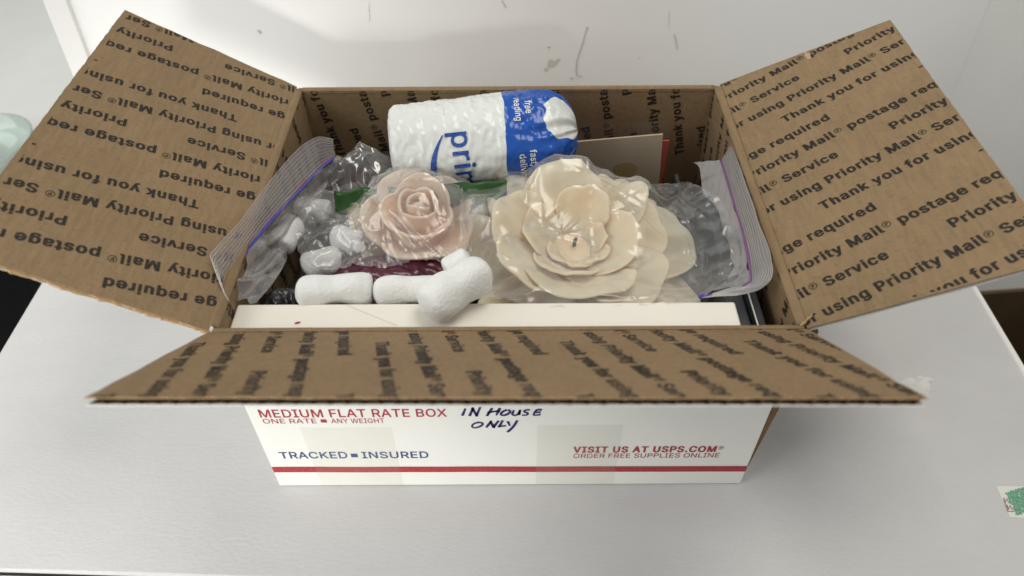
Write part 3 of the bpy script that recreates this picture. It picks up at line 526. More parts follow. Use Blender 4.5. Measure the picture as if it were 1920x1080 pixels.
def clip_rect(vf, u0, u1, v0, v1, cuts=None):
    v, f = vf
    bm = bmesh.new()
    bv = [bm.verts.new((p[0], p[1], 0)) for p in v]
    for q in f:
        try:
            bm.faces.new([bv[k] for k in q])
        except ValueError:
            pass
    for co, no in (((u0, 0, 0), (-1, 0, 0)), ((u1, 0, 0), (1, 0, 0)), ((0, v0, 0), (0, -1, 0)), ((0, v1, 0), (0, 1, 0))):
        bmesh.ops.bisect_plane(bm, geom=bm.verts[:] + bm.edges[:] + bm.faces[:], plane_co=co, plane_no=no, clear_outer=True, dist=1e-7)
    if cuts:
        for c in cuts:
            bmesh.ops.bisect_plane(bm, geom=bm.verts[:] + bm.edges[:] + bm.faces[:], plane_co=(c, 0, 0), plane_no=(1, 0, 0), dist=1e-7)
    bm.verts.index_update()
    rv = [(p.co.x, p.co.y) for p in bm.verts]
    rf = [tuple(q.index for q in fc.verts) for fc in bm.faces]
    bm.free()
    return rv, rf


SEG_A = ('Thank you for using Priority Mail\u00ae Service', 0.1825, 0.0)
SEG_B = ('Priority Mail\u00ae postage required', 0.1365, 0.2140)
ROW = 0.0163
SHIFT = 0.0815
CYC = SHIFT * 5


def slogan_rows(u0, u1, v0, v1, ang, thank_v50, t_start):
    """the repeated thank-you print: rows across the panel, reading along +u, up along +v"""
    ca, sa = math.cos(ang), math.sin(ang)
    out = []
    segs = [(fit_text(b, L, 0.0058, 'K'), s) for b, L, s in (SEG_A, SEG_B)]
    for k in range(-22, 23):
        vc = thank_v50 + ROW * k      # centre line height at u=50mm
        st = t_start - SHIFT * (k % 5)
        for (sv, sf), s0 in segs:
            for rep in (-1, 0, 1):
                a0 = st + s0 + CYC * rep
                pts = []
                for x, y in sv:
                    a = (a0 + x - 0.050)
                    b = y - 0.0026
                    pts.append((0.050 + a * ca - b * sa, vc + a * sa + b * ca))
                us = [p[0] for p in pts]
                vs = [p[1] for p in pts]
                if max(us) < u0 or min(us) > u1 or max(vs) < v0 or min(vs) > v1:
                    continue
                r = clip_rect((pts, sf), u0, u1, v0, v1)
                if r[1]:
                    out.append(r)
    return out


# ------------------------------------------------------------------ setting
HW, HD, H, T = 0.142, 0.1086, 0.1465, 0.003
floor = mesh('floor', [(-3, -2, -0.75), (3, -2, -0.75), (3, 2.5, -0.75), (-3, 2.5, -0.75)], [(0, 1, 2, 3)], M['floor'])
floor['kind'] = 'structure'
wl = mesh('wall', [(-3, 1.15, -0.75), (3, 1.15, -0.75), (3, 1.15, 2.5), (-3, 1.15, 2.5)], [(0, 3, 2, 1)], M['wall'])
wl['kind'] = 'structure'

# ------------------------------------------------------------------ the white carton underneath, with its lid standing behind
ct = thing('white_carton', 'large white carton used as a table under the open shipping box, lid standing up behind', 'carton')
XL, XR, YF, YB, ZB = -0.3655, 0.357, -0.1645, 0.203, -0.42
m = MB()
SL = -0.034
yf = lambda x: YF + SL * (x + 0.189)
m.box((XL, 0, -0.004), (XR, 1, 0.0), 0, lambda p: Vector((p.x, yf(p.x) + p.y * (YB - yf(p.x)), p.z)))
tp = m.build('top_panel', [M['carton']], ct)
bevel(tp, 0.0015)
m = MB()
# scuffed pale patch where the print has been rubbed away
for cx, cy_, rx, ry, sd in ((0.2735, -0.036, 0.015, 0.0075, 1), (0.284, -0.030, 0.006, 0.004, 5), (0.268, -0.041, 0.007, 0.003, 9)):
    pts = []
    for k in range(40):
        a = 2 * math.pi * k / 40
        rr = 1 + 0.45 * noise.noise(Vector((math.cos(a) * 1.5, math.sin(a) * 1.5, sd * 3.1)))
        pts.append((cx + rx * rr * math.cos(a), cy_ + ry * rr * math.sin(a)))
    m.prism(pts, 0.0001, 0.00035 + 0.0001 * sd / 9, lambda u, v, n: (u, v, n))
m.build('scuff', [M['white_scuff']], ct)
m = MB()
m.box((XL, 0, ZB), (XR, 1, -0.0012), 0, lambda p: Vector((p.x, yf(p.x) - 0.0018 - 0.03 * (1 - p.y), p.z)))
fp = m.build('front_panel', [M['carton']], ct)
bevel(fp, 0.001)
m = MB()
m.box((XL + 0.0005, YF - 0.0012, ZB), (XL + 0.0045, YB - 0.001, -0.0045), 0, lambda p: Vector((p.x, max(p.y, yf(p.x) + 0.001), p.z)))
m.build('side_panel', [M['carton']], ct)
m = MB()
m.box((XR - 0.0045, YF - 0.0012, ZB), (XR - 0.0005, YB - 0.001, -0.0045), 0, lambda p: Vector((p.x, max(p.y, yf(p.x) + 0.001), p.z)))
m.build('side_panel', [M['carton']], ct)
# raised fold along the right edge
m = MB()
m.tube([(XR - 0.001, YF + 0.002, -0.0012), (XR - 0.0005, -0.02, -0.0008), (XR - 0.001, YB - 0.003, -0.0012)], 0.0026, 10)
m.build('edge_fold', [M['lid']], ct, smooth=True)


def lid_pt(x, h):            # lid leans back slightly
    return Vector((x, 0.2065 + h * 0.10, h + 0.001))


m = MB()
LW = 0.352
HL = 0.33
m.box((0, 0, 0), (1, 1, 1), 0, lambda p: lid_pt(-0.340 + p.x * (0.374 + 0.340), p.z * HL) + Vector((0, p.y * 0.004, 0)))
# right edge flares a little, hairs and specks stuck on the lid
lid = m.build('lid', [M['lid']], ct)
bevel(lid, 0.001)
m = MB()
m.box((0, 0, 0), (1, 1, 1), 0, lambda p: lid_pt(-0.3405 - 0.0135 * p.x, p.z * HL) + Vector((0, -0.0035 + 0.004 * p.y - 0.006 * p.x, 0)))
m.build('side_flange', [M['lid']], ct)


def ray_pt(px, py):
    x = (px - 960) / 1420.0
    y = -(py - 540) / 1420.0
    return cam_m @ Vector((x, y, -1)) - cam.location


bpy.context.view_layer.update()
cam_m = Matrix.LocRotScale(cam.location, cam.rotation_euler, None)


def on_lid(px, py):
    d = ray_pt(px, py)
    # plane y - 0.2065 - 0.10*(z-0.001) = 0
    o = cam.location
    t = (0.2065 + 0.10 * (o.z - 0.001) - o.y) / (d.y - 0.10 * d.z)
    return o + d * t


def on_z(px, py, z):
    d = ray_pt(px, py)
    o = cam.location
    return o + d * ((z - o.z) / d.z)


def on_y(px, py, y):
    d = ray_pt(px, py)
    o = cam.location
    return o + d * ((y - o.y) / d.y)


for pl, r in (([(1101, 51), (1097, 62), (1093, 78), (1087, 95), (1081, 115), (1080, 132), (1083, 142), (1092, 142)], 0.00032),
              ([(1264, 64), (1267, 75), (1270, 92)], 0.00025), ([(941, 0), (945, 8), (949, 15)], 0.0003),
              ([(1255, 20), (1253, 50)], 0.00012), ([(693, 40), (692, 5)], 0.00012)):
    m = MB()
    m.tube([on_lid(*q) + Vector((0, -0.0003, 0)) for q in pl], r, 6)
    m.build('hair', [M['hair']], lid)
for px, py, r in ((486, 58, 0.0012), (488, 61, 0.0009), (1101, 51, 0.0009), (1029, 88, 0.0011), (1199, 109, 0.0006), (692, 19, 0.0006), (1072, 146, 0.0012)):
    c = on_lid(px, py)
    m = MB()
    m.tube([c + Vector((-r, -0.0002, r * 0.6)), c + Vector((0, -0.0004, 0)), c + Vector((r * 0.8, -0.0002, -r * 0.7))], [r * .3, r * .6, r * .25], 6)
    m.build('speck', [M['hair']], lid)
m = MB()
for px, py, r in ((1035, 119, 0.0042), (1024, 130, 0.002), (1046, 113, 0.0018)):
    c = on_lid(px, py)
    pts = []
    for k in range(24):
        a = 2 * math.pi * k / 24
        rr = r * (1 + 0.5 * noise.noise(Vector((math.cos(a) * 2, math.sin(a) * 2, px))))
        pts.append((rr * math.cos(a), rr * math.sin(a) * 0.8))
    m.prism(pts, 0.0001, 0.00025, lambda u, v, n: (c.x + u, c.y + v * 0.1 - n, c.z + v))
m.build('smudge', [mat('smudge', (0.62, 0.59, 0.54), 0.6, 0.08, 150)], lid)

# sticker with scribbled marks near the right front corner
st = MB()
q = [on_z(1868, 912, 0), on_z(1935, 912, 0), on_z(1975, 975, 0), on_z(1893, 970, 0)]
st.prism([(p.x, p.y) for p in (q[0], q[3], q[2], q[1])], 0.0001, 0.0003, lambda u, v, n: (u, v, n))
sk = st.build('sticker', [mat('sticker', (0.78, 0.77, 0.72), 0.3, 0.02, 50)], ct)
st = MB()


def on_scrib(pts, r, mi):
    st.tube([on_z(a, b, 0.0004) for a, b in pts], r, 6, mi)


rs = random.Random(3)
for k in range(11):
    t0 = k / 10
    x0, y0 = 1888 + 36 * t0, 924 - 9 * t0
    z = []
    for j in range(9):
        z.append((x0 + 2.4 * j + rs.uniform(-2, 2) + (4 if j % 2 else -4) * 0.5, y0 + 5 * j + rs.uniform(-2, 2)))
    on_scrib(z, 0.0007, 0)
for x0, y0 in ((1882, 934), (1888, 947), (1910, 916), (1916, 926)):
    on_scrib([(x0, y0), (x0 + 3, y0 + 8), (x0 + 6, y0 + 1), (x0 + 9, y0 + 9), (x0 + 13, y0 + 3), (x0 + 15, y0 + 12)], 0.0004, 1)
on_scrib([(1882, 936), (1890, 959), (1900, 959)], 0.0004, 1)
st.build('scribble', [M['green_ink'], M['wine_ink']], sk)

# ------------------------------------------------------------------ the shipping box
bx = thing('shipping_box', 'open brown cardboard shipping box with white printed front, thank-you print inside and flaps spread', 'cardboard box')
bx['label'] = 'open brown shipping box with spread printed flaps and a red stripe across its white front'


def wall_panel(name, lo, hi, mats_idx):
    mm_ = MB()
    mm_.box(lo, hi, mats_idx)
    return mm_


# material slots: 0 kraft, 1 white, 2 ink
BOXM = [M['kraft'], M['white_print'], M['ink'], M['kraft_edge']]
# front panel (faces order: bottom, top, -y, +x, +y, -x)
m = wall_panel('front_panel', (-HW, -HD, 0.0005), (HW, -HD + T, H - 0.0012), [1, 3, 1, 1, 0, 1])
front = m.build('front_panel', BOXM, bx)
bevel(front, 0.0007)


def wall_text(mbx, tf, u0, u1, v0, v1, ang, th, ts):
    for v, f in slogan_rows(u0, u1, v0, v1, ang, th, ts):
        mbx.add([tf(a, b, 0.00015) for a, b in v], f, 2)


# back wall: inside face at y = HD - T ; u = z - H, v = -x
m = wall_panel('back', (-HW, HD - T, 0.0005), (HW, HD, H - 0.001), [1, 0, 0, 1, 1, 1])
wall_text(m, lambda u, v, n: (-v, HD - T - n, H + u), -0.13, -0.0015, -HW + T + 0.001, HW - T - 0.001, R_(12), -0.1017, -0.0575)
m.build('back_panel', BOXM, bx)
# right side wall, slightly bulging outwards
m = wall_panel('side', (HW - T, -HD + T + 0.0002, 0.0005), (HW, HD - T - 0.0002, H - 0.001), [1, 0, 1, 1, 1, 0])
wall_text(m, lambda u, v, n: (HW - T - n, v, H + u), -0.13, -0.001, -HD + T, HD - T, R_(12.3), 0.0531, 0.027)
m.build('side_panel', BOXM, bx)
m = wall_panel('side', (-HW, -HD + T + 0.0002, 0.0005), (-HW + T, HD - T - 0.0002, H - 0.001), [1, 0, 1, 0, 1, 1])
wall_text(m, lambda u, v, n: (-HW + T + n, -v, H + u), -0.13, -0.001, -HD + T, HD - T, R_(9.8), 0.0345, 0.027)
m.build('side_panel', BOXM, bx)
m = MB()
m.box((-HW + T, -HD + T, 0.001), (HW - T, HD - T, 0.005), 0)
m.build('bottom_panel', [M['kraft']], bx)
# raw kraft glue edge standing out at the right front corner
m = MB()
z0, z1 = 0.020, H - 0.004
m.add([(HW + 0.0002, -HD + 0.0005, z0), (HW + 0.0002, -HD + 0.0005, z1), (HW + 0.0078, -HD + 0.0012, z1), (HW + 0.0046, -HD + 0.0012, 0.08), (HW + 0.0008, -HD + 0.0010, z0),
       (HW + 0.0002, HD - 0.001, z0), (HW + 0.0002, HD - 0.001, z1), (HW + 0.0078, HD - 0.001, z1), (HW + 0.0046, HD - 0.001, 0.08), (HW + 0.0008, HD - 0.001, z0)],
      [(0, 4, 3, 2, 1), (5, 6, 7, 8, 9), (4, 9, 8, 3), (3, 8, 7, 2), (2, 7, 6, 1), (0, 5, 9, 4)], 0)
m.build('side_liner', [M['kraft_dark']], bx)


def jit(t, seed, amp, sc):
    return amp * (noise.noise(Vector((t * sc, seed, 0.3))) + 0.6 * noise.noise(Vector((t * sc * 4.1, seed + 5, 0.7))))


def build_flap(name, tf, L, v0, v1, rows, seed, pitch=0.0058, ragged=0.0004, inset0=0.0, inset1=0.0, label=None, wav=0.0003, torn=False):
    mb = MB()
    ins = 0.0009

    def outline(s, dl, sidein):
        pts = []
        N = 90
        for k in range(12):
            t = k / 12
            pts.append((0.0008 + (L - 0.001) * t, v0 + sidein + inset0 * t + jit(t, s + 1, ragged, 9)))
        for k in range(N + 1):
            t = k / N
            e = 0.0
            pts.append((L - dl + jit(t, s, wav, 26) + jit(t, s + 9, wav * 0.7, 90), v0 + inset0 + sidein + (v1 - inset1 - v0 - inset0 - 2 * sidein) * t))
        for k in range(12, 0, -1):
            t = k / 12
            pts.append((0.0008 + (L - 0.001) * t, v1 - sidein - inset1 * t + jit(t, s + 2, ragged, 9)))
        pts.append((0.0008, v1 - sidein))
        pts.append((0.0008, v0 + sidein))
        # tidy: remove the duplicate starting corner
        return pts[1:]

    mb.prism(outline(seed, 0.0, 0.0), -0.00045, 0.0, tf, 3, 0)
    mb.prism(outline(seed + 20, 0.0003, 0.0002), -0.0030, -0.0026, tf, 1)
    # fluted medium
    nn = int((v1 - v0 - 0.002) / pitch * 8)
    ph = lambda v: -0.00152 + 0.00098 * math.sin(2 * math.pi * v / pitch)
    ulist = [0.001, L * 0.5, L - 0.0004]
    verts, faces = [], []
    for k in range(nn + 1):
        v = v0 + 0.001 + (v1 - v0 - 0.002) * k / nn
        for u in ulist:
            fr = u / L
            vv = min(max(v, v0 + inset0 * fr + 0.0008), v1 - inset1 * fr - 0.0008)
            verts.append(tf(u + (jit(v * 8, seed + 3, 0.0005, 40) if u > L * 0.9 else 0), vv, ph(vv)))
    for k in range(nn):
        for j in range(2):
            a = k * 3 + j
            faces.append((a, a + 1, a + 4, a + 3))
    mb.add(verts, faces, 4)
    for v, f in rows:
        mb.add([tf(a, b, 0.00013) for a, b in v], f, 2)
    # fold over the score line
    if torn:
        pts = [(L * k / 70, v1 - 0.0012) for k in range(71)]
        pts += [(L * k / 70, v1 + 0.0005 + max(-0.0008, jit(k / 70, seed + 30, 0.0011, 14) + jit(k / 70, seed + 31, 0.0005, 50))) for k in range(70, -1, -1)]
        mb.prism(pts, -0.0023, -0.0007, tf, 3)
    o = mb.build(name, BOXM + [M['kraft_dark']], bx)
    if label:
        o['label'] = label
    return o


def flap_tf(org, U, V):
    org, U, V = Vector(org), Vector(U), Vector(V)
    N = U.cross(V)
    if N.z < 0:
        N = -N
    return lambda u, v, n: org + U * u + V * v + N * n


aR, aL, aF = R_(24.7), R_(29.8), R_(36.4)
tfR = flap_tf((HW, 0, H), (math.cos(aR), 0, math.sin(aR)), (0, 1, 0))
build_flap('flap', tfR, 0.1095, -HD, HD, slogan_rows(0.001, 0.1088, -HD + 0.001, HD - 0.001, R_(12.3), 0.0531, 0.0272), 3.3, label='right flap lying open beside the zip bag lip')
tfL = flap_tf((-HW, 0, H), (-math.cos(aL), 0, math.sin(aL)), (0, -1, 0))
build_flap('flap', tfL, 0.1115, -HD, HD, slogan_rows(0.001, 0.1086, -HD + 0.001, HD - 0.001, R_(9.8), 0.0345, 0.0268), 8.1, ragged=0.0009, torn=True, label='left flap with torn pale lower edge')


def tfF(u, v, n):            # the front flap is slightly twisted
    a = R_(37.1 - 0.45 * v / HW)
    return Vector((v, -HD - math.cos(a) * u + math.sin(a) * n, H + math.sin(a) * u + math.cos(a) * n))


build_flap('flap', tfF, 0.1078, -HW, HW, slogan_rows(0.001, 0.1072, -HW + 0.001, HW - 0.001, R_(12.2), 0.0308, 0.0235), 5.7, ragged=0.0010, wav=0.0004, label='front flap with frayed corrugated edge')
aB = R_(-62)
tfB = flap_tf((0, HD, H), (0, math.cos(aB), math.sin(aB)), (-1, 0, 0))
build_flap('flap', tfB, 0.095, -HW, HW, slogan_rows(0.001, 0.094, -HW + 0.001, HW - 0.001, R_(12), -0.1017, -0.0575), 9.9, label='back flap folded down behind the box')


# pale rubbed tear near the far edge of the right flap
m = MB()
pts = []
for k in range(28):
    a = 2 * math.pi * k / 28
    rr = 1 + 0.5 * noise.noise(Vector((math.cos(a) * 1.7, math.sin(a) * 1.7, 2)))
    pts.append((0.0575 + 0.0016 * rr * math.cos(a), 0.1030 + 0.0045 * rr * math.sin(a)))
m.prism(pts, 0.0001, 0.0003, tfR)
m.build('rubbed_tear', [mat('torn_pale', (0.42, 0.31, 0.20), 0.85, 0.15, 300)], bx)


# score-line folds between walls and flaps
def fold(pa, pb, inner, flap_end, name='fold'):
    mb = MB()
    A, B = Vector(pa), Vector(pb)
    n = 70

    def fn(a, b):
        base = A.lerp(B, a)
        p0 = base + Vector(inner)
        p2 = base + Vector(flap_end)
        p1 = base + Vector((inner[0] * 0.55, inner[1] * 0.55, 0.0004))
        q = p0 * (1 - b) ** 2 + p1 * 2 * b * (1 - b) + p2 * b * b
        w = 0.00045 * noise.noise(Vector((a * 30, b * 2, A.x * 50)))
        return q + Vector((0, 0, w * math.sin(math.pi * b)))
    mb.grid(fn, n, 6)
    o = mb.build(name, [M['kraft']], bx, smooth=True)
    solid(o, 0.0006, -1 if False else 0)
    return o


e = 0.0014
fold((HW, -HD + T, H), (HW, HD - T, H), (-T - 0.0001, 0, -0.0015), (e * math.cos(aR), 0, e * math.sin(aR) + 0.0002))
fold((-HW, -HD + T, H), (-HW, HD - T, H), (T + 0.0001, 0, -0.0015), (-e * math.cos(aL), 0, e * math.sin(aL) + 0.0002))
fold((-HW + 0.001, -HD, H), (HW - 0.001, -HD, H), (0, T + 0.0001, -0.0015), (0, -e * math.cos(aF), e * math.sin(aF) + 0.0002))
fold((-HW + T, HD, H), (HW - T, HD, H), (0, -T - 0.0001, -0.003), (0, e * math.cos(aB), e * math.sin(aB) + 0.0004))

# torn layers at the right front corner and a rubbed tear on the right flap's far edge
m = MB()
for k in range(5):
    b0 = Vector((HW - 0.004 + 0.0012 * k, -HD + 0.002 + 0.0012 * k, H - 0.012))
    rr = random.Random(k)
    pts = [b0 + Vector((0.0013 * j * 0.5 + rr.uniform(-.001, .001), 0.0006 * rr.uniform(-1, 1), 0.0030 * j)) for j in range(6)]
    m.tube(pts, [0.0011, 0.0012, 0.0009, 0.0010, 0.0008, 0.0003], 6)
for o_ in [m.build('torn_edge', [M['kraft_edge']], bx, smooth=True)]:
    pass


# printed front
def front_text(mbx, body, x0, x1, z, cap, bold, mi):
    v, f = fit_text(body, (x1 - x0) / 1000, cap / 1000, bold)
    mbx.add([(x0 / 1000 + a, -HD - 0.00015, z / 1000 + b) for a, b in v], f, mi)


m = MB()
front_text(m, 'MEDIUM FLAT RATE BOX', -135.6, -33.8, 74.6, 7.2, 'M', 0)
front_text(m, 'ONE RATE', -135.3, -105.8, 68.8, 4.4, 'R', 0)
front_text(m, 'ANY WEIGHT', -103.0 + 5.2, -68.5, 68.7, 4.4, 'R', 0)
m.box((-103.4e-3, -HD - 0.0003, 69.6e-3), (-100.2e-3, -HD - 0.0001, 72.4e-3), 0)
front_text(m, 'TRACKED', -134.1, -94.6, 32.4, 6.8, 'M', 1)
front_text(m, 'INSURED', -86.2, -47.3, 32.3, 6.8, 'M', 1)
m.box((-92.4e-3, -HD - 0.0003, 33.6e-3), (-88.6e-3, -HD - 0.0001, 37.2e-3), 1)
front_text(m, 'VISIT US AT USPS.COM', 36.9, 119.6, 37.4, 6.0, 'K', 0)
front_text(m, '\u00ae', 120.6, 123.6, 38.2, 5.0, 'K', 0)
front_text(m, 'ORDER FREE SUPPLIES ONLINE', 37.3, 122.6, 31.4, 4.6, 'R', 0)
n = 60
m.grid(lambda a, b: (-HW + 0.0003 + (2 * HW - 0.0006) * a, -HD - 0.00018, (0.0168 - 0.0016 * a) + 0.0062 * b + 0.0003 * noise.noise(Vector((a * 8, 0, 0)))), n, 1, 0)
m.build('printing', [M['red_ink'], M['blue_ink']], front)


def on_front(px, py):
    d = ray_pt(px, py)
    o = cam.location
    return o + d * ((-HD - o.y) / d.y)


def stroke(mbx, pts, r=0.00085):
    # smooth flat ribbon of pen ink
    P = [on_front(840 + a / 3.4286, 740 + b / 3.4286) for a, b in pts]
    out = []
    for k in range(len(P) - 1):
        p0, p1, p2, p3 = P[max(0, k - 1)], P[k], P[k + 1], P[min(len(P) - 1, k + 2)]
        for j in range(5):
            t = j / 5
            out.append(0.5 * ((2 * p1) + (p2 - p0) * t + (2 * p0 - 5 * p1 + 4 * p2 - p3) * t * t + (3 * p1 - p0 - 3 * p2 + p3) * t ** 3))
    out.append(P[-1])
    v, f = [], []
    for k, p in enumerate(out):
        a = out[max(0, k - 1)]
        c = out[min(len(out) - 1, k + 1)]
        d = (c - a)
        d.y = 0
        d.normalize()
        nrm = Vector((-d.z, 0, d.x))
        w = r * (0.85 + 0.3 * noise.noise(p * 300))
        for s_ in (-1, 1):
            v.append((p.x + nrm.x * w * s_, -HD - 0.00016, p.z + nrm.z * w * s_))
    for k in range(len(out) - 1):
        f.append((2 * k, 2 * k + 1, 2 * k + 3, 2 * k + 2))
    mbx.add(v, f, 0)


m = MB()
for pts in ([(112, 88), (92, 134)],                                            # I
            [(138, 136), (160, 88), (158, 90), (184, 132), (184, 131), (208, 78)],   # N
            [(284, 84), (250, 136)], [(334, 84), (310, 132)], [(252, 116), (290, 108), (332, 104)],   # H
            [(380, 96), (352, 108), (340, 124), (356, 132), (386, 122), (400, 106), (384, 96)],   # O
            [(424, 98), (414, 124), (432, 132), (454, 120), (464, 96), (456, 130)],   # U
            [(526, 96), (500, 98), (490, 108), (512, 118), (504, 130), (476, 130)],   # S
            [(604, 96), (570, 98), (552, 130), (596, 126)], [(562, 114), (596, 110)],   # E
            [(206, 176), (170, 184), (154, 202), (172, 212), (208, 202), (224, 186), (206, 176)],   # O
            [(246, 210), (276, 172), (274, 174), (294, 206), (294, 205), (326, 166)],   # N
            [(352, 164), (330, 204), (332, 203), (374, 198)],   # L
            [(384, 170), (396, 196), (398, 195)], [(446, 164), (420, 204), (382, 240)]):   # Y
    stroke(m, pts)
m.build('handwriting', [M['pen']], front)

# clear tape patches on the front
m = MB()
for x0, x1, z1 in ((-0.116, -0.0655, 0.0648), (0.0158, 0.0632, 0.0658)):
    m = MB()
    m.box((x0, -HD - 0.00055, 0.0008), (x1, -HD - 0.00035, z1))
    m.build('tape', [M['tape']], front)

# ------------------------------------------------------------------ things packed in the box
CONT = []      # objects the films drape over

wc = MB()
wc.box((-0.1385, -0.1045, 0.008), (0.1160, -0.0815, 0.1365))
wb = wc.build('flat_carton', [M['inner_white']])
bevel(wb, 0.0012, 3)
tag(wb, 'plain white flat carton standing against the front wall inside the open box', 'carton')
m = MB()
a_, b_ = on_z(650, 573, 0.1365), on_z(745, 612, 0.1365)
for k in range(22):
    p = a_.lerp(b_, k / 22)
    q = a_.lerp(b_, (k + 0.5) / 22)
    m.box((0, 0, 0), (1, 1, 1), 0, lambda w: p.lerp(q, w.x) + Vector((0, w.y * 0.0004, 0.0001 + w.z * 0.0001)))
m.build('perforation', [mat('perf', (0.5, 0.47, 0.42), 0.7)], wb)
m = MB()
c = on_z(558, 606, 0.1366)
m.tube([c + Vector((-0.0014, -0.0003, 0.0002)), c + Vector((0, 0, 0.0003)), c + Vector((0.0013, 0.0006, 0.0002))], [0.0003, 0.0006, 0.0003], 6)
m.build('red_speck', [M['red_ink']], wb)

# dark flat cases between white carton and right wall
m = MB()
m.box((0.1178, -0.1035, 0.010), (0.1262, -0.040, 0.1240), 0)
o = m.build('dark_case', [M['steel_dark']])
bevel(o, 0.0008)
tag(o, 'slate grey flat case wedged next to the white flat carton', 'case')
m = MB()
m.box((0.1266, -0.1025, 0.010), (0.1318, -0.02, 0.1290), 0)
o = m.build('black_case', [M['dark']])
bevel(o, 0.0008)
tag(o, 'thin black case with pale edge standing by the right inner wall', 'case')
m = MB()
m.box((0.1268, -0.1027, 0.1291), (0.1274, -0.062, 0.1296), 0)
m.build('edge_trim', [M['white_print']], o)
# teal folder further back
m = MB()
m.box((0, 0, 0), (1, 1, 1), 0, lambda p: Vector((0.1215 + 0.005 * p.x + 0.006 * p.z, -0.020 + 0.070 * p.y, 0.01 + 0.094 * p.z)))
o = m.build('teal_folder', [M['teal']])
bevel(o, 0.001)
tag(o, 'dull teal folder standing upright behind the purple zip line at right', 'folder')
m = MB()
m.box((0, 0, 0), (1, 1, 1), 0, lambda p: Vector((0.1115 + 0.003 * p.x + 0.004 * p.z, 0.02 + 0.06 * p.y, 0.01 + 0.084 * p.z)))
o = m.build('dark_sleeve', [M['steel_dark']])
bevel(o, 0.001)
tag(o, 'dark grey sleeve standing upright left of the teal folder', 'sleeve')

# card at the back right
cdx = thing('greeting_card', 'cream card with a yellow spot, upright by the back wall', 'card')
Yc = 0.078
p0, p1, p2, p3 = on_y(1060, 330, Yc), on_y(1258, 330, Yc), on_y(1243, 252, Yc), on_y(1060, 268, Yc)
tfc = lambda u, v, n: Vector((u, Yc - n, v))
m = MB()
m.prism([(p0.x, 0.02), (p1.x - 0.003, 0.02), (p2.x, p2.z), (p3.x, p3.z)], -0.0012, 0.0, tfc)
m.build('body', [M['card']], cdx)
m = MB()
c = on_y(1172, 318, Yc)
pts = []
for k in range(36):
    a = 2 * math.pi * k / 36
    rr = 0.0085 * (1 + 0.03 * math.sin(5 * a) + 0.06 * noise.noise(Vector((math.cos(a) * 2, math.sin(a) * 2, 4))))
    pts.append((c.x + rr * math.cos(a), c.z + rr * 0.75 * math.sin(a)))
m.prism(pts, 0.0001, 0.0002, tfc)
m.build('yellow_spot', [M['card_yellow']], cdx)
m = MB()
q = on_y(1255, 264, Yc + 0.004)
m.prism([(p0.x + 0.002, 0.02), (q.x, 0.02), (q.x, q.z), (p0.x + 0.002, q.z - 0.002)], -0.0012, 0.0, lambda u, v, n: Vector((u, Yc + 0.004 - n, v)))
o = m.build('red_card', [M['red_card']])
tag(o, 'red card whose edge peeks out behind the cream card', 'card')
m = MB()
a0, a1 = on_y(1050, 232, Yc - 0.004), on_y(1256, 222, Yc - 0.004)
m.grid(lambda a, b: Vector((a0.x + (a1.x - a0.x) * a, Yc - 0.006 - 0.001 * b, 0.03 + (a1.z - 0.03 - 0.002 * (1 - a)) * b)), 12, 12)
o = m.build('clear_sleeve', [film_mat('sleeve', (0.95, 0.95, 0.95), milk=0.02, gloss=0.03, rough=0.2, bump=0.1, bscale=20, edge=0.2)])
tag(o, 'clear plastic sleeve in front of the cream card', 'plastic sleeve')

# ---- wrapped roll
RR, RL = 0.0300, 0.117
roll = thing('wrapped_roll', 'white and blue plastic-wrapped roll lying across the back of the box', 'roll', (-0.0225, 0.060, 0.1355), (R_(0), R_(-5.0), R_(3.5)))


def roll_r(x, th):
    """radius at x along axis (0..RL), angle th"""
    r = RR
    # left end: rounded flat; right end: gathered
    if x < 0.005:
        t = (0.005 - x) / 0.005
        r *= 1 - 0.11 * t ** 2.6
    x2 = x - 0.090
    if x2 > 0:
        t = min(1, x2 / (RL - 0.090))
        r *= math.sqrt(max(0.0004, 1 - t ** 3.2)) * (1 - 0.20 * t)
    p = Vector((x * 60, math.cos(th) * 2.2, math.sin(th) * 2.2))
    fold_ = 0.0
    if x2 > -0.012:
        t = min(1, (x2 + 0.012) / 0.04)
        fold_ = 0.0046 * t * (0.45 - abs(noise.noise(Vector((math.cos(th) * 3.4, math.sin(th) * 3.4 + x * 20, 2.0)))) * 2)
    w = 0.0011 * noise.noise(p) + 0.0014 * (0.4 - abs(noise.noise(p * 1.5 + Vector((x * 60, 0, 3))))) + 0.0009 * (0.4 - abs(noise.noise(p * 3.4 + Vector((x * 90, 4, 3))))) + 0.0003 * noise.noise(p * 4)
    sq = (1 - 0.07 * math.cos(th) ** 2) * (1 + 0.03 * math.cos(4 * th)) - 0.05 * max(0, -math.cos(th))
    return max(0.0006, r * sq + w + fold_)


def roll_pt(x, th, off=0.0):
    r = roll_r(x, th) + off
    return Vector((x - 0.050, -r * math.sin(th), r * math.cos(th)))


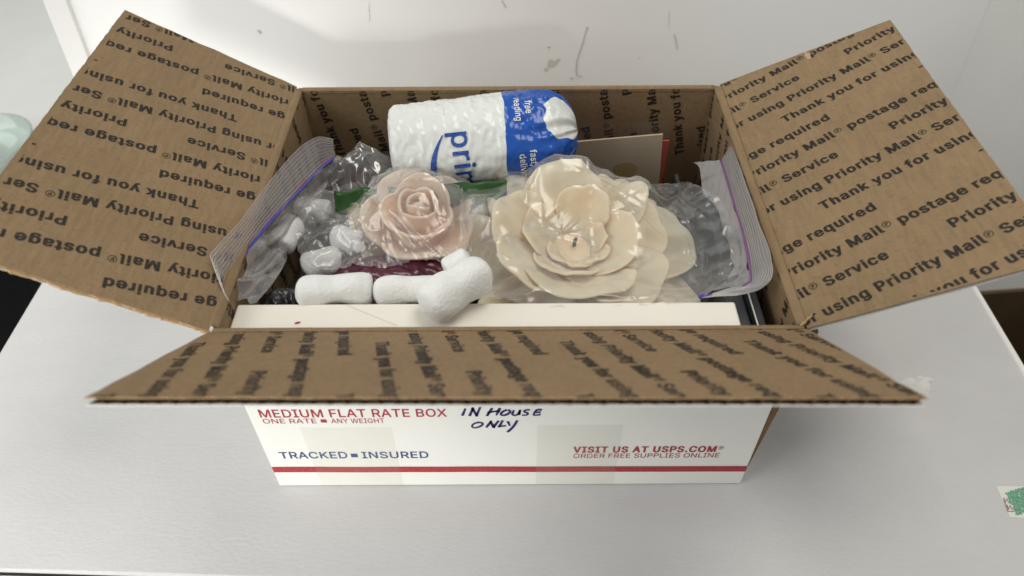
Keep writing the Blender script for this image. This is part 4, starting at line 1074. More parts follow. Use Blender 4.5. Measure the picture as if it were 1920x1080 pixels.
NX, NT = 150, 150
verts, faces, mask = [], [], []
for i in range(NX + 1):
    x = RL * i / NX
    for j in range(NT):
        th = 2 * math.pi * j / NT
        verts.append(roll_pt(x, th))
        xb = 0.071 + 0.0012 * math.sin(th * 2 + 1) + 0.0006 * noise.noise(Vector((th * 3, 0, 0)))
        val = (x - xb) / 0.0025
        if x > 0.093:
            # white gathered wedge on the upper part of the end, blue below
            w = 0.24 + 0.75 * (x - 0.092) / 0.03 + 0.10 * noise.noise(Vector((x * 150, th * 2, 1)))
            d = (abs(((th - 0.55 + math.pi) % (2 * math.pi)) - math.pi) - w)
            stripe = abs(((th - 1.9 + math.pi) % (2 * math.pi)) - math.pi) - 0.09
            d = min(d, stripe)
            val = min(val, d / 0.08, 99)
            edge = (0.0965 + 0.003 * noise.noise(Vector((th * 4, 2, 0))) - x) / 0.0025
            val = max(val, min(edge, 1))
        mask.append(max(-1, min(1, val)) * 0.5 + 0.5)
c0 = len(verts)
verts.append(Vector((-0.050, 0, 0)))
mask.append(0)
verts.append(Vector((RL - 0.050, 0, 0)))
mask.append(0)
for i in range(NX):
    for j in range(NT):
        a = i * NT + j
        b = i * NT + (j + 1) % NT
        faces.append((a, a + NT, b + NT, b))
for j in range(NT):
    faces.append((c0, j, (j + 1) % NT))
    faces.append((c0 + 1, NX * NT + (j + 1) % NT, NX * NT + j))
pm = bpy.data.materials.new('poly_wrap')
n_, l_ = nodes(pm)
b = n_['Principled BSDF']
b.inputs['Roughness'].default_value = 0.2
b.inputs['Specular IOR Level'].default_value = 0.5
at = n_.new('ShaderNodeAttribute')
at.attribute_name = 'band'
cr = n_.new('ShaderNodeValToRGB')
cr.color_ramp.elements[0].position = 0.46
cr.color_ramp.elements[1].position = 0.54
cr.color_ramp.elements[0].color = (0.74, 0.77, 0.75, 1)
cr.color_ramp.elements[1].color = (0.010, 0.085, 0.42, 1)
l_.new(at.outputs['Fac'], cr.inputs[0])
l_.new(cr.outputs[0], b.inputs['Base Color'])
tc = n_.new('ShaderNodeTexCoord')
t = n_.new('ShaderNodeTexNoise')
t.noise_type = 'RIDGED_MULTIFRACTAL'
t.inputs['Scale'].default_value = 48
t.inputs['Distortion'].default_value = 0.8
t.inputs['Detail'].default_value = 4
l_.new(tc.outputs['Object'], t.inputs[0])
bp = n_.new('ShaderNodeBump')
bp.inputs['Strength'].default_value = 0.55
bp.inputs['Distance'].default_value = 0.002
l_.new(t.outputs[0], bp.inputs['Height'])
l_.new(bp.outputs[0], b.inputs['Normal'])
rb = mesh('wrapper', verts, faces, [pm], roll, smooth=True)
ca = rb.data.attributes.new('band', 'FLOAT', 'POINT')
ca.data.foreach_set('value', mask)


def roll_text(mbx, body, length, xh, s0, xbase, bold, mi):
    """reading along +theta (down towards the viewer), letter tops towards +x"""
    v, f = fit_text(body, length, xh, bold)
    cuts = [k * 0.0012 for k in range(1, int(length / 0.0012) + 1)]
    v, f = clip_rect((v, f), -1, 1, -1, 1, cuts)
    mbx.add([roll_pt(xbase + y, (s0 + x) / RR, 0.00045) for x, y in v], f, mi)


m = MB()
roll_text(m, 'prime', 0.050, 0.0125, 0.0215, 0.0385, 'M', 0)
# smile arc
arc, af = [], []
for k in range(33):
    t = k / 32
    s = 0.0225 + 0.044 * t
    xx = 0.0350 - 0.0105 * math.sin(math.pi * (0.08 + 0.84 * t)) + 0.001
    w = 0.0004 + 0.0015 * math.sin(math.pi * t)
    arc += [roll_pt(xx - w, s / RR, 0.00045), roll_pt(xx + w, s / RR, 0.00045)]
for k in range(32):
    af.append((2 * k, 2 * k + 2, 2 * k + 3, 2 * k + 1))
m.add(arc, af, 0)
bl = ink_mat('prime_blue', (0.015, 0.075, 0.34), (0.7, 0.7, 0.7), 0.12)
m.build('lettering', [bl], roll)
m = MB()
roll_text(m, 'free', 0.0095, 0.0040, 0.0050, 0.0850, 'M', 0)
roll_text(m, 'reading', 0.0165, 0.0040, 0.0020, 0.0785, 'M', 0)
roll_text(m, 'fast,', 0.0100, 0.0040, 0.0370, 0.0850, 'M', 0)
roll_text(m, 'delivery', 0.0190, 0.0040, 0.0390, 0.0785, 'M', 0)
m.build('small_lettering', [M['poly_white']], roll)

# ---- green packet under the roll
gp = thing('snack_packet', 'packet with green top band and yellow patch, upright behind the pink rose', 'packet')
Yg = 0.016
gq = [on_y(628, 358, Yg), on_y(950, 338, Yg)]


def gp_pt(u, v, off=0.0):
    x = gq[0].x + (gq[1].x - gq[0].x) * u
    ztop = gq[0].z + (gq[1].z - gq[0].z) * u
    z = ztop - 0.055 * v
    return Vector((x, Yg - 0.010 * math.sin(math.pi * min(1, max(0, v))) - 0.004 * noise.noise(Vector((u * 9, v * 5, 0))) - off, z))


m = MB()
m.grid(lambda a, b_: gp_pt(a, 0.22 + b_ * 0.78), 50, 26)
o = m.build('body', [M['packet_grey']], gp, smooth=True)
solid(o, 0.002)
CONT.append(o)
m = MB()
m.grid(lambda a, b_: gp_pt(a, b_ * 0.215), 50, 8)
o = m.build('top_band', [M['green']], gp, smooth=True)
solid(o, 0.0022)
m = MB()
m.grid(lambda a, b_: gp_pt(0.07 + a * 0.16, 0.14 + b_ * 0.30, 0.0022), 12, 8)
m.build('yellow_patch', [M['yellow']], gp, smooth=True)

# small violet zip line of another bag, seen between the flowers
m = MB()
m.tube([on_y(862, 406, 0.010) + Vector((0, 0, 0)), on_y(885, 406, 0.010), on_y(915, 404, 0.010)], 0.0011, 8)
zb = m.build('zip_track', [M['zip_violet']])
o = MB()
o.grid(lambda a, b_: Vector((-0.030 + 0.05 * a, 0.0095 + 0.001 * b_, 0.085 + 0.033 * b_)), 8, 8)
ob = o.build('small_zip_bag', [M['film_grey']])
tag(ob, 'small clear bag with violet zip line between the pink and cream flowers', 'zip bag')
zb.parent = ob

# added dark sheet low in the box, its colour standing for shade in gaps
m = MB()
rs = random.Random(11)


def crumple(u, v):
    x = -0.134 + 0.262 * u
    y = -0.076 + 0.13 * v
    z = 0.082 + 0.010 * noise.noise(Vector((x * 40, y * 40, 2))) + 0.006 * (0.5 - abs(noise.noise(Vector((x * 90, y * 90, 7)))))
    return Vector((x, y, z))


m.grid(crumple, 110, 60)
o = m.build('gap_shade', [mat('gap_shade', (0.05, 0.048, 0.05), 0.3, 0.3, 60, 0.5, 90, spec=0.4)], smooth=True)
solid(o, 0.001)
tag(o, 'added dark crinkled sheet standing in for shade in the gaps below the bagged flowers', 'plastic wrap')
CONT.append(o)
# maroon package
m = MB()


def maroon(u, v):
    x = -0.108 + 0.080 * u
    y = -0.070 + 0.052 * v
    z = 0.104 + 0.016 * math.sin(math.pi * u) ** 0.5 * math.sin(math.pi * v) ** 0.5 + 0.004 * noise.noise(Vector((x * 120, y * 120, 5))) + 0.004 * (0.4 - abs(noise.noise(Vector((x * 70, y * 160, 1)))))
    return Vector((x, y, z))


m.grid(maroon, 70, 50)
o = m.build('maroon_pouch', [M['maroon']], smooth=True)
solid(o, 0.001)
tag(o, 'crinkled dark maroon pouch below the pink rose', 'pouch')
CONT.append(o)


# ---- wax flowers
def petal(parent, mt, az, half, r0, z0, L, ph0, ph1, tipround=0.55, ruffle=0.0, seed=0.0, thick=0.0018, ns=16, ntt=14, twist=0.0, rim=0.0, cup=0.0):
    prof = []
    r, z = r0, z0
    for k in range(ntt + 1):
        t = k / ntt
        prof.append((r, z))
        ph = ph0 + (ph1 - ph0) * t
        if rim and t > 0.72:
            ph -= rim * ((t - 0.72) / 0.28) ** 1.5
        r += math.cos(ph) * L / ntt
        z += math.sin(ph) * L / ntt

    def at_(t):
        t = max(0, min(1, t)) * ntt
        k = min(ntt - 1, int(t))
        f = t - k
        return (prof[k][0] * (1 - f) + prof[k + 1][0] * f, prof[k][1] * (1 - f) + prof[k + 1][1] * f)

    mb = MB()

    def fn(a, b):
        s = a * 2 - 1
        edge = 1 - tipround * abs(s) ** 2.6
        edge *= 1 + ruffle * 0.5 * noise.noise(Vector((s * 2.2, seed, 1)))
        rr, zz = at_(b * edge)
        ang = az + half * s + twist * b
        wv = ruffle * L * (noise.noise(Vector((s * 1.8 + seed, seed * 1.7, b * 1.6))) + 0.35 * noise.noise(Vector((s * 4.5, seed, b * 3)))) * b
        rr -= cup * (s * s) * b * L
        zz += wv + cup * 0.6 * (s * s) * b * L
        return Vector((rr * math.cos(ang), rr * math.sin(ang), zz))
    mb.grid(fn, ns, ntt)
    o = mb.build('petal', [mt], parent, smooth=True)
    md = solid(o, thick, 0)
    subsurf(o, 1)
    CONT.append(o)
    return o


rose = thing('rose_candle', 'pink rose-shaped wax candle in clear plastic on the left', 'candle', (-0.0550, 0.002, 0.1120), (R_(16), R_(3), R_(10)))
rose.scale = (1.10, 1.10, 1.08)
rr = random.Random(5)
for k, (a, L) in enumerate([(8, .030), (62, .027), (118, .028), (170, .031), (222, .029), (275, .028), (322, .027)]):      # pale outer petals
    petal(rose, M['wax_tan'], R_(a), R_(36), 0.010, -0.005, L, R_(12), R_(30) + rr.uniform(-.1, .1), 0.42, 0.12, k * 3.1, 0.0018, rim=0.5)
for k, a in enumerate([30, 108, 180, 252, 318]):
    petal(rose, M['wax_pink'], R_(a), R_(46), 0.010, 0.000, 0.0270, R_(36), R_(46) + rr.uniform(-.1, .1), 0.36, 0.12, 40 + k * 2.3, 0.0019, rim=0.9)
for k, a in enumerate([70, 195, 300]):
    petal(rose, M['wax_pink'], R_(a), R_(68), 0.0095, 0.003, 0.0245, R_(60), R_(74), 0.32, 0.09, 70 + k * 2.3, 0.0019, rim=0.9)
for k, a in enumerate([20, 140, 255]):
    petal(rose, M['wax_pink'], R_(a), R_(72), 0.0080, 0.008, 0.0205, R_(74), R_(100), 0.30, 0.08, 90 + k * 2.3, 0.0018, rim=0.2, twist=0.25)
for k, a in enumerate([80, 230]):
    petal(rose, M['wax_pink'], R_(a), R_(98), 0.0050, 0.010, 0.0195, R_(78), R_(108), 0.30, 0.10, 99 + k * 2.3, 0.0018, twist=0.4)
m = MB()
m.tube([(0, 0, -0.02), (0, 0, -0.004), (0, 0, 0.014), (0, 0, 0.0215), (0, 0, 0.0255)], [0.022, 0.026, 0.009, 0.005, 0.0012], 24)
o = m.build('base', [M['wax_pink']], rose, smooth=True)

cf = thing('flower_candle', 'large cream peony-shaped wax candle with black wick in clear zip bag', 'candle', (0.0385, -0.0185, 0.1115), (R_(11), R_(2), 0))
rr = random.Random(9)
for k, (a, h_, L) in enumerate([(130, 36, .056), (88, 28, .047), (48, 31, .055), (8, 36, .064), (325, 33, .070), (282, 31, .070), (238, 31, .068), (184, 38, .064)]):
    petal(cf, M['wax_cream'], R_(a), R_(h_), 0.011, -0.003 - 0.003 * (k % 2), L, R_(5), R_(15) + rr.uniform(-.07, .07), 0.46, 0.20, k * 3.7, 0.0016, rim=0.55, ns=22)
# second storey: the tall back petal, the right fan, the long front wrap and the left wrap
for k, (a, h_, r0, z0, L, p0, p1, tr, rf, rim) in enumerate([
        (100, 42, .013, .002, .045, 26, 40, .40, .13, .3),
        (50, 34, .014, .002, .044, 22, 30, .42, .16, .5),
        (10, 44, .014, .002, .043, 22, 32, .40, .15, .6),
        (318, 38, .015, .001, .050, 24, 34, .42, .14, .7),
        (222, 42, .015, .002, .048, 34, 50, .36, .12, .7),
        (270, 50, .015, .002, .049, 34, 52, .34, .11, .8),
        (170, 44, .013, .002, .043, 28, 42, .40, .14, .5)]):
    petal(cf, M['wax_cream'], R_(a), R_(h_), r0, z0, L, R_(p0), R_(p1), tr, rf * 1.5, 30 + k * 2.9, 0.0017, rim=rim, ns=22)
for k, (a, h_, r0, z0, L, p0, p1, tr, rf, rim) in enumerate([
        (345, 56, .013, .003, .031, 36, 58, .36, .17, .9),
        (250, 48, .013, .002, .029, 40, 60, .34, .15, .8),
        (160, 50, .012, .003, .028, 38, 58, .36, .18, .6),
        (75, 44, .011, .003, .030, 42, 56, .40, .16, .3)]):
    petal(cf, M['wax_cream'], R_(a), R_(h_), r0, z0, L, R_(p0), R_(p1), tr, rf * 1.45, 60 + k * 2.9, 0.0016, rim=rim, ns=20)
for k, (a, h_, r0, L, p0, p1) in enumerate([(285, 42, .009, .014, 40, 62), (325, 36, .010, .017, 44, 60), (20, 40, .009, .016, 46, 66), (215, 40, .009, .012, 36, 54)]):
    petal(cf, M['wax_cream'], R_(a), R_(h_), r0, .003, L, R_(p0), R_(p1), 0.40, 0.28, 80 + k * 2.9, 0.0015, rim=0.9)
m = MB()
m.tube([(0, 0, -0.02), (0, 0, 0.000), (0, 0, 0.0045)], [0.030, 0.030, 0.016], 24)
o = m.build('base', [M['wax_cream']], cf, smooth=True)
m = MB()
m.tube([(0.000, 0.002, 0.003), (0.000, 0.002, 0.009), (0.0003, 0.0018, 0.0118)], 0.0011, 8)
m.build('wick', [M['wick']], cf)


# ---- foam peanuts
def peanut(p0, p1, r0, r1, waist, bend, label, seed, cut=0.0, dent=0.0014):
    p0, p1 = Vector(p0), Vector(p1)
    ax = p1 - p0
    side = Vector(bend)
    n = 22
    pts, rad = [], []
    for k in range(n + 1):
        t = k / n
        pts.append(p0.lerp(p1, t) + side * math.sin(math.pi * t))
        r = r0 + (r1 - r0) * t
        dip = 1 - waist * math.exp(-((t - 0.5) / 0.16) ** 2)
        endr = math.sqrt(max(0.0, 1 - max(0, (abs(t - 0.5) - 0.30) / 0.20) ** 2.6))
        if cut and t > 0.72:
            endr = max(endr, 0.93 * (1 if t < 0.999 else 0.80))
        rad.append(max(0.0004, r * dip * endr))
    mb = MB()
    mb.tube(pts, rad, 26)
    for k, v in enumerate(mb.v):
        v = Vector(v)
        q = v * 95 + Vector((seed, 0, 0))
        mb.v[k] = tuple(v + Vector((noise.noise(q), noise.noise(q + Vector((9, 0, 0))), noise.noise(q + Vector((0, 9, 0))))) * dent)
    o = mb.build('foam_peanut', [M['foam']], smooth=True)
    subsurf(o, 1)
    tag(o, label, 'foam peanut', 'white foam packing peanuts')
    return o


peanut((-0.1100, -0.0760, 0.1365), (-0.0705, -0.0715, 0.1360), 0.0088, 0.0086, 0.16, (0, 0.001, 0.0015), 'white foam peanut at left edge of the flat carton, apart from the others', 1, cut=1)
peanut((-0.0700, -0.0740, 0.1355), (-0.0340, -0.0715, 0.1350), 0.0080, 0.0076, 0.07, (0, 0.001, 0.0015), 'white foam peanut in the middle, tucked behind the largest peanut', 2)
peanut((-0.0415, -0.0960, 0.1460), (-0.0105, -0.0705, 0.1480), 0.0115, 0.0105, 0.14, (0.001, 0.001, 0.002), 'largest front foam peanut overhanging the white flat carton', 3)
peanut((-0.0330, -0.0560, 0.1330), (-0.0200, -0.0500, 0.1390), 0.0080, 0.0070, 0.0, (0, 0, 0), 'small half-hidden foam peanut between the pink rose and largest peanut', 4)
for k, (a, b_, r, lb) in enumerate([
        (on_z(520, 470, 0.118), on_z(555, 420, 0.118), 0.0085, 'foam peanut under the film nearest the blue zip line'),
        (on_z(570, 505, 0.112), on_z(640, 488, 0.114), 0.0090, 'foam peanut under the film just behind the leftmost loose peanut'),
        (on_z(630, 450, 0.118), on_z(680, 462, 0.118), 0.0085, 'foam peanut under the film at the left side of the pink rose'),
        (on_z(560, 395, 0.112), on_z(620, 400, 0.112), 0.0085, 'foam peanut under the film below the crumpled grey bag')]):
    o = peanut(a, b_, r, r * 0.95, 0.12, (0, 0, 0.002), lb, 10 + k)
    CONT.append(o)

# ------------------------------------------------------------------ films draped over the flowers
bpy.context.view_layer.update()
dg = bpy.context.evaluated_depsgraph_get()
trees = []
for o in CONT:
    ev = o.evaluated_get(dg)
    me = ev.to_mesh()
    mw = ev.matrix_world
    vs = [mw @ v.co for v in me.vertices]
    fs = [tuple(p.vertices) for p in me.polygons]
    ev.to_mesh_clear()
    trees.append((BVHTree.FromPolygons(vs, fs), min(v.x for v in vs), max(v.x for v in vs), min(v.y for v in vs), max(v.y for v in vs)))


def top_z(x, y):
    z = 0.0
    for t, x0, x1, y0, y1 in trees:
        if x0 <= x <= x1 and y0 <= y <= y1:
            h = t.ray_cast(Vector((x, y, 0.4)), Vector((0, 0, -1)))
            if h[0] is not None:
                z = max(z, h[0].z)
    return z


def drape(x0, x1, y0, y1, nx, ny, floor_fn, iters, sag, gap, seed, wr=0.0019, cr=None, lines=()):
    xs = np.linspace(x0, x1, nx)
    ys = np.linspace(y0, y1, ny)
    hz = np.array([[max(top_z(x, y), floor_fn(x, y)) for x in xs] for y in ys])
    # the film rests on local maxima
    hm = hz.copy()
    for _ in range(2):
        p = np.pad(hm, 1, mode='edge')
        hm = np.max([p[a:a + ny, b:b + nx] for a in range(3) for b in range(3)], axis=0)
    z = hm.copy()
    for _ in range(iters):
        p = np.pad(z, 1, mode='edge')
        avg = (p[:-2, 1:-1] + p[2:, 1:-1] + p[1:-1, :-2] + p[1:-1, 2:]) / 4
        z = np.maximum(hm, avg - sag)
    for _ in range(3):
        p = np.pad(z, 1, mode='edge')
        z = (p[:-2, 1:-1] + p[2:, 1:-1] + p[1:-1, :-2] + p[1:-1, 2:] + 2 * z) / 6
    rs = random.Random(seed)
    X, Y = np.meshgrid(xs, ys)
    w = np.zeros_like(z)
    for k in range(46):        # sharp straight creases of different length
        a = rs.uniform(0, math.pi)
        cx, cy_ = rs.uniform(x0, x1), rs.uniform(y0, y1)
        ln = rs.uniform(0.016, 0.05)
        wd = rs.uniform(0.0010, 0.0022)
        am = rs.uniform(0.25, 1.0) * wr * 0.8 * (1 if rs.random() < 0.75 else -0.6)
        dx, dy = X - cx, Y - cy_
        al = dx * math.cos(a) + dy * math.sin(a)
        pe = -dx * math.sin(a) + dy * math.cos(a) + 3.0 * al * al * rs.uniform(-2, 2)
        w += am * np.exp(-(al / ln) ** 2) * np.maximum(0, 1 - np.abs(pe) / wd)
    for (lx0, ly0, lx1, ly1, am, wd) in lines:
        dx, dy = lx1 - lx0, ly1 - ly0
        L2 = dx * dx + dy * dy
        tt = ((X - lx0) * dx + (Y - ly0) * dy) / L2
        pe = ((X - lx0) * dy - (Y - ly0) * dx) / math.sqrt(L2) + 0.0012 * np.sin(tt * 7)
        w += am * np.clip(np.minimum(tt, 1 - tt) * 6, 0, 1) * np.maximum(0, 1 - np.abs(pe) / wd)
    if cr:
        (ccx, ccy, crad, camp) = cr
        for j in range(ny):
            for i in range(nx):
                d = math.hypot(xs[i] - ccx, (ys[j] - ccy) * 1.15)
                wt = min(1, max(0, (d - crad) / 0.014))
                if wt > 0:
                    q = Vector((xs[i] * 36, ys[j] * 36, seed))
                    nn = 0.55 - abs(noise.noise(q)) * 1.7 + 0.35 * (0.5 - abs(noise.noise(q * 2.4)) * 1.7)
                    w[j, i] += camp * wt * max(-0.25, nn)
    z = z + gap + np.maximum(w, -gap * 0.6)
    return xs, ys, z


def ln_(a, b_, c, d, z, am):
    p, q = on_z(a, b_, z), on_z(c, d, z)
    return (p.x, p.y, q.x, q.y, am, 0.0017)


def film_mesh(name, xs, ys, z, mt, keep, parent=None):
    nx, ny = len(xs), len(ys)
    verts = [(xs[i], ys[j], z[j][i]) for j in range(ny) for i in range(nx)]
    faces = []
    for j in range(ny - 1):
        for i in range(nx - 1):
            if keep((xs[i] + xs[i + 1]) / 2, (ys[j] + ys[j + 1]) / 2):
                faces.append((j * nx + i, j * nx + i + 1, (j + 1) * nx + i + 1, (j + 1) * nx + i))
    used = sorted({k for f in faces for k in f})
    mp = {k: i for i, k in enumerate(used)}
    return mesh(name, [verts[k] for k in used], [tuple(mp[k] for k in f) for f in faces], [mt], parent, smooth=True)


def catmull(P, n):
    P = [Vector(p) for p in P]
    out = []
    for i in range(n + 1):
        t = i / n * (len(P) - 1)
        k = min(len(P) - 2, int(t))
        f = t - k
        p0, p1, p2, p3 = P[max(0, k - 1)], P[k], P[k + 1], P[min(len(P) - 1, k + 2)]
        out.append(0.5 * ((2 * p1) + (p2 - p0) * f + (2 * p0 - 5 * p1 + 4 * p2 - p3) * f * f + (3 * p1 - p0 - 3 * p2 + p3) * f ** 3))
    return out


# right bag with the cream flower
zr = thing('zip_bag', 'clear zip bag with purple zip line holding the large cream flower candle', 'zip bag')


def keep_r(x, y):
    cx, cy_ = 0.049, -0.018
    dx, dy = (x - cx) / 0.078, (y - cy_) / 0.069
    a = math.atan2(dy, dx)
    return (abs(dx) ** 3 + abs(dy) ** 3) ** (1 / 3) < 1 + 0.07 * noise.noise(Vector((math.cos(a) * 1.6, math.sin(a) * 1.6, 4))) + 0.02 * noise.noise(Vector((a * 6, 1, 1)))


xs, ys, z = drape(-0.032, 0.128, -0.090, 0.060, 170, 160, lambda x, y: 0.098 + (0.036 if y < -0.0795 else 0) + 0.030 * min(1, max(0, (x - 0.098) / 0.027)) ** 1.5, 700, 0.000003, 0.0016, 21, 0.0016, (0.046, -0.030, 0.060, 0.005), [ln_(905, 470, 955, 510, 0.130, .0020), ln_(1010, 470, 1115, 555, 0.138, .0022), ln_(1045, 425, 1180, 345, 0.138, .0018), ln_(1175, 372, 1300, 400, 0.132, .0020), ln_(1140, 500, 1235, 455, 0.138, .0020), ln_(1278, 430, 1310, 490, 0.128, .0018), ln_(1005, 330, 985, 395, 0.134, .0016)])
film_mesh('film', xs, ys, z, M['film'], keep_r, zr)


def ribbon(name, A, B, n, k, mt, parent, ribs=0, rib_m=None, rib_r=0.00035, wob=0.0004, seed=0):
    A, B = catmull(A, n), catmull(B, n)
    mb = MB()

    def fn(a, b):
        i = int(round(a * n))
        p = A[i].lerp(B[i], b)
        p = p + Vector((1, 0.3, 1)) * (wob * noise.noise(Vector((a * 9, b * 3, seed))) * 2)
        return p
    mb.grid(fn, n, k)
    for q in range(ribs):
        b = (q + 0.0) / max(1, ribs)
        pts = [fn(i / n, b) + Vector((-0.0002 if A[0].x > 0 else 0.0002, 0, 0.0002)) for i in range(n + 1)]
        mb.tube(pts, rib_r, 5, 1)
    o = mb.build(name, [mt, rib_m or mt], parent, smooth=True)
    return o


oR = [on_z(1372, 270, 0.142), on_z(1400, 350, 0.147), on_z(1424, 418, 0.150), on_z(1446, 488, 0.150), on_z(1447, 520, 0.147), on_z(1425, 542, 0.143), on_z(1385, 553, 0.140), on_z(1318, 559, 0.1380)]
iR = [on_z(1352, 300, 0.130), on_z(1372, 365, 0.135), on_z(1392, 430, 0.138), on_z(1405, 495, 0.139), on_z(1408, 525, 0.139), on_z(1395, 536, 0.139), on_z(1365, 541, 0.139), on_z(1312, 556, 0.1375)]
ribbon('lip', oR, iR, 60, 8, M['lip_pale'], zr, 9, M['rib'], rib_r=0.0002, seed=2)
m = MB()
m.tube(catmull(iR[:6], 50), 0.00085, 8)
m.build('zip_track', [M['zip_violet']], zr, smooth=True)
m = MB()
m.tube([on_z(1310, 556, 0.1382), on_z(1322, 554, 0.1384), on_z(1334, 551, 0.1386)], 0.0009, 8)
m.build('zip_end', [mat('violet_end', (0.10, 0.04, 0.42), 0.3)], zr, smooth=True)
# panel of the bag between the zip line and the flower film
jR = [on_z(1300, 305, 0.125), on_z(1330, 370, 0.127), on_z(1362, 440, 0.130), on_z(1372, 500, 0.132), on_z(1360, 525, 0.134), on_z(1330, 545, 0.136)]
ribbon('side_film', iR[:6], jR, 50, 10, M['film_grey'], zr, 0, wob=0.0012, seed=5)

# left bag with the rose
zl = thing('zip_bag', 'clear zip bag with blue zip line holding the pink rose candle and foam peanuts', 'zip bag')


def keep_l(x, y):
    cx, cy_ = -0.071, 0.000
    dx, dy = (x - cx) / 0.055, (y - cy_ - 0.004) / 0.049
    a = math.atan2(dy, dx)
    return (abs(dx) ** 3.2 + abs(dy) ** 3.2) ** (1 / 3.2) < 1 + 0.08 * noise.noise(Vector((math.cos(a) * 1.6, math.sin(a) * 1.6, 9))) + 0.02 * noise.noise(Vector((a * 6, 1, 1)))


xs, ys, z = drape(-0.134, -0.010, -0.068, 0.068, 150, 150, lambda x, y: 0.101 + 0.018 * min(1, max(0, (-0.105 - x) / 0.028)), 500, 0.000004, 0.0014, 33, 0.0022, (-0.0545, 0.002, 0.031, 0.0075), [ln_(700, 388, 838, 462, 0.137, .0020), ln_(706, 400, 826, 490, 0.137, .0022), ln_(640, 408, 700, 372, 0.134, .0016), ln_(660, 420, 720, 500, 0.125, .0016), ln_(860, 350, 880, 470, 0.125, .0018)])
film_mesh('film', xs, ys, z, M['film_milky'], keep_l, zl)
oL = [on_z(428, 566, 0.146), on_z(396, 488, 0.156), on_z(404, 466, 0.158), on_z(450, 415, 0.157), on_z(500, 348, 0.152), on_z(553, 286, 0.147), on_z(592, 258, 0.142), on_z(625, 262, 0.138)]
iL = [on_z(436, 560, 0.141), on_z(424, 540, 0.144), on_z(440, 510, 0.144), on_z(478, 452, 0.143), on_z(520, 402, 0.140), on_z(568, 352, 0.136), on_z(600, 318, 0.132), on_z(628, 296, 0.129)]
ribbon('lip', oL, iL, 60, 8, M['lip'], zl, 9, M['rib'], rib_r=0.00018, seed=7)
m = MB()
m.tube(catmull(iL, 60), 0.00075, 8)
m.build('zip_track', [M['zip_blue']], zl, smooth=True)
m = MB()
m.tube([p + Vector((-0.0016, 0.0002, 0.0012)) for p in catmull(iL[1:], 60)], 0.0006, 8)
m.build('zip_track', [M['zip_red']], zl, smooth=True)
jL = [on_z(480, 568, 0.136), on_z(520, 520, 0.128), on_z(535, 490, 0.124), on_z(545, 455, 0.121), on_z(570, 415, 0.119), on_z(600, 375, 0.117), on_z(625, 345, 0.116), on_z(645, 330, 0.115)]
ribbon('side_film', iL, jL, 60, 12, M['film_grey'], zl, 0, wob=0.0018, seed=9)

# crumpled clear bag behind the rose
m = MB()


def crum(u, v):
    x = -0.122 + 0.058 * u
    y = 0.025 + 0.038 * v
    d = math.sin(math.pi * min(1, max(0, u))) ** 0.6 * math.sin(math.pi * min(1, max(0, v * 0.85 + 0.08))) ** 0.6
    z = 0.100 + 0.040 * d
    q = Vector((x * 55, y * 55, 3))
    nz = 0.5 - abs(noise.noise(q)) * 1.6
    nz2 = 0.5 - abs(noise.noise(q * 2.3)) * 1.6
    return Vector((x + 0.004 * noise.noise(q + Vector((5, 5, 5))), y + 0.004 * noise.noise(q * 1.3 + Vector((7, 1, 0))), z + 0.006 * nz + 0.003 * nz2))


m.grid(crum, 90, 70)
o = m.build('crumpled_bag', [M['film_crumple']], smooth=True)
tag(o, 'crumpled grey transparent bag bulging up left of the wrapped roll', 'plastic bag')
# small shiny crumple in the lower left corner
m = MB()


def crum2(u, v):
    x = -0.134 + 0.03 * u
    y = -0.082 + 0.022 * v
    q = Vector((x * 150, y * 150, 8))
    return Vector((x, y, 0.122 + 0.010 * math.sin(math.pi * u) * math.sin(math.pi * v) + 0.004 * (0.5 - abs(noise.noise(q)) * 1.8)))


m.grid(crum2, 50, 40)
o = m.build('black_wrapper', [mat('black_shiny', (0.02, 0.02, 0.022), 0.15, 0.2, 60, 0.4, 150, spec=0.6)], smooth=True)
solid(o, 0.0006)
tag(o, 'small shiny black wrapper in the lower left corner of the box', 'wrapper')

# ------------------------------------------------------------------ surroundings out of focus
dk = thing('side_table', 'pale grey table top beyond the left flap, out of focus', 'table')
m = MB()
m.box((-1.6, 0.30, -0.14), (-0.415, 1.0, -0.11), 0)
o = m.build('table_top', [M['desk']], dk)
bevel(o, 0.003)
for lx, ly in ((-1.5, 0.36), (-1.5, 0.95), (-0.47, 0.36), (-0.47, 0.95)):
    m = MB()
    m.box((lx - 0.02, ly - 0.02, -0.75), (lx + 0.02, ly + 0.02, -0.141), 0)
    m.build('leg', [M['steel_dark']], dk)
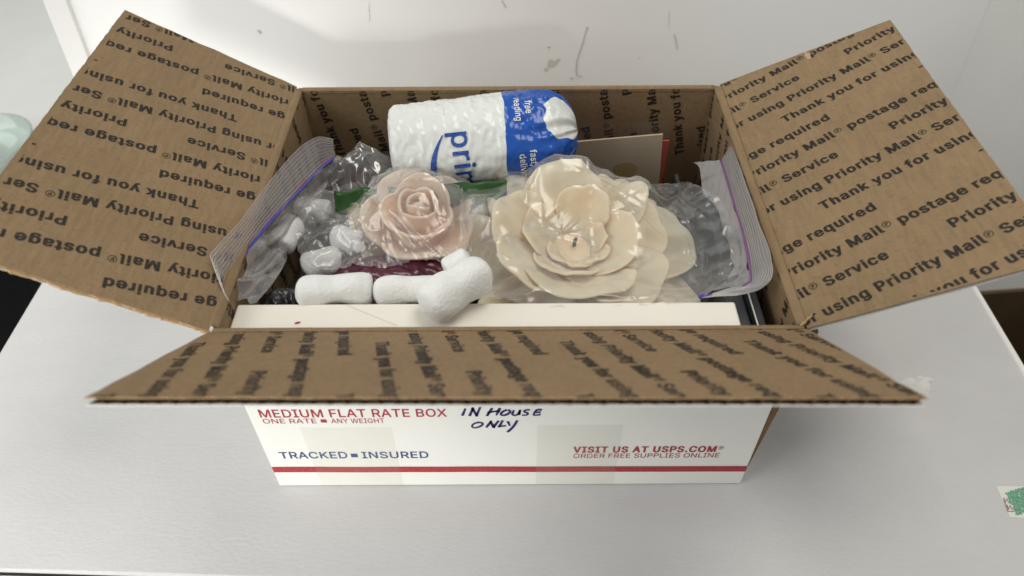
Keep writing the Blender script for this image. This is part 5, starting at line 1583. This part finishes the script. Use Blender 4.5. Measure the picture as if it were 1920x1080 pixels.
# green glass bowl
prof = [(0.0, 0.0), (0.030, 0.0), (0.055, 0.012), (0.070, 0.035), (0.074, 0.060), (0.071, 0.060), (0.066, 0.036), (0.052, 0.016), (0.0, 0.006)]
prof = [(r * 0.72, z_ * 0.8) for r, z_ in prof]
m = MB()
ns = 40
v, f = [], []
for r, zz in prof:
    for j in range(ns):
        a = 2 * math.pi * j / ns
        v.append((max(r, 0.0005) * math.cos(a), max(r, 0.0005) * math.sin(a), zz))
for k in range(len(prof) - 1):
    for j in range(ns):
        f.append((k * ns + j, k * ns + (j + 1) % ns, (k + 1) * ns + (j + 1) % ns, (k + 1) * ns + j))
m.add(v, f)
g = on_z(2, 330, -0.11)
o = m.build('glass_bowl', [M['glass']], None, True, loc=(g.x, g.y, -0.1095))
tag(o, 'pale green glass bowl on the grey table at the left edge', 'bowl')

# brown carton with clear plastic at the right
nb = thing('brown_carton', 'dark brown open carton on the floor right of the white carton', 'carton', (0.64, 0.05, -0.5), (0, 0, R_(5)))
m = MB()
m.box((-0.22, -0.22, 0.0), (0.22, -0.215, 0.28), 0)
m.box((-0.22, 0.215, 0.0), (0.22, 0.22, 0.28), 0)
m.box((-0.22, -0.2149, 0.0), (-0.215, 0.2149, 0.28), 0)
m.box((0.215, -0.2149, 0.0), (0.22, 0.2149, 0.28), 0)
m.box((-0.2149, -0.2149, 0.001), (0.2149, 0.2149, 0.006), 0)
m.build('body', [M['old_kraft']], nb)
m = MB()
m.grid(lambda a, b_: Vector((0.45 + 0.34 * a, -0.12 + 0.34 * b_, -0.32 + 0.07 * math.sin(math.pi * a) * math.sin(math.pi * b_) + 0.03 * (0.5 - abs(noise.noise(Vector((a * 5, b_ * 5, 1)))) * 1.7))), 50, 50)
o = m.build('plastic_wrap', [film_mat('wrap_dim', (0.92, 0.88, 0.82), milk=0.015, gloss=0.008, rough=0.25, bump=0.3, bscale=14, milk_col=(0.3, 0.25, 0.18), edge=0.12)], smooth=True)
tag(o, 'clear plastic wrap heaped inside the dark brown carton', 'plastic wrap')
# pale panel leaning right of the lid
m = MB()
m.box((0, 0, 0), (1, 1, 1), 0, lambda p: Vector((0.30 + 0.75 * p.x, 0.60 + 0.012 * p.y + 0.45 * p.z - 0.36 * p.x, -0.74 + 1.3 * p.z)))
o = m.build('foam_board', [mat('foam_board', (0.90, 0.90, 0.87), 0.6, 0.03, 6)])
tag(o, 'pale grey board standing behind the right side of the white lid', 'board')
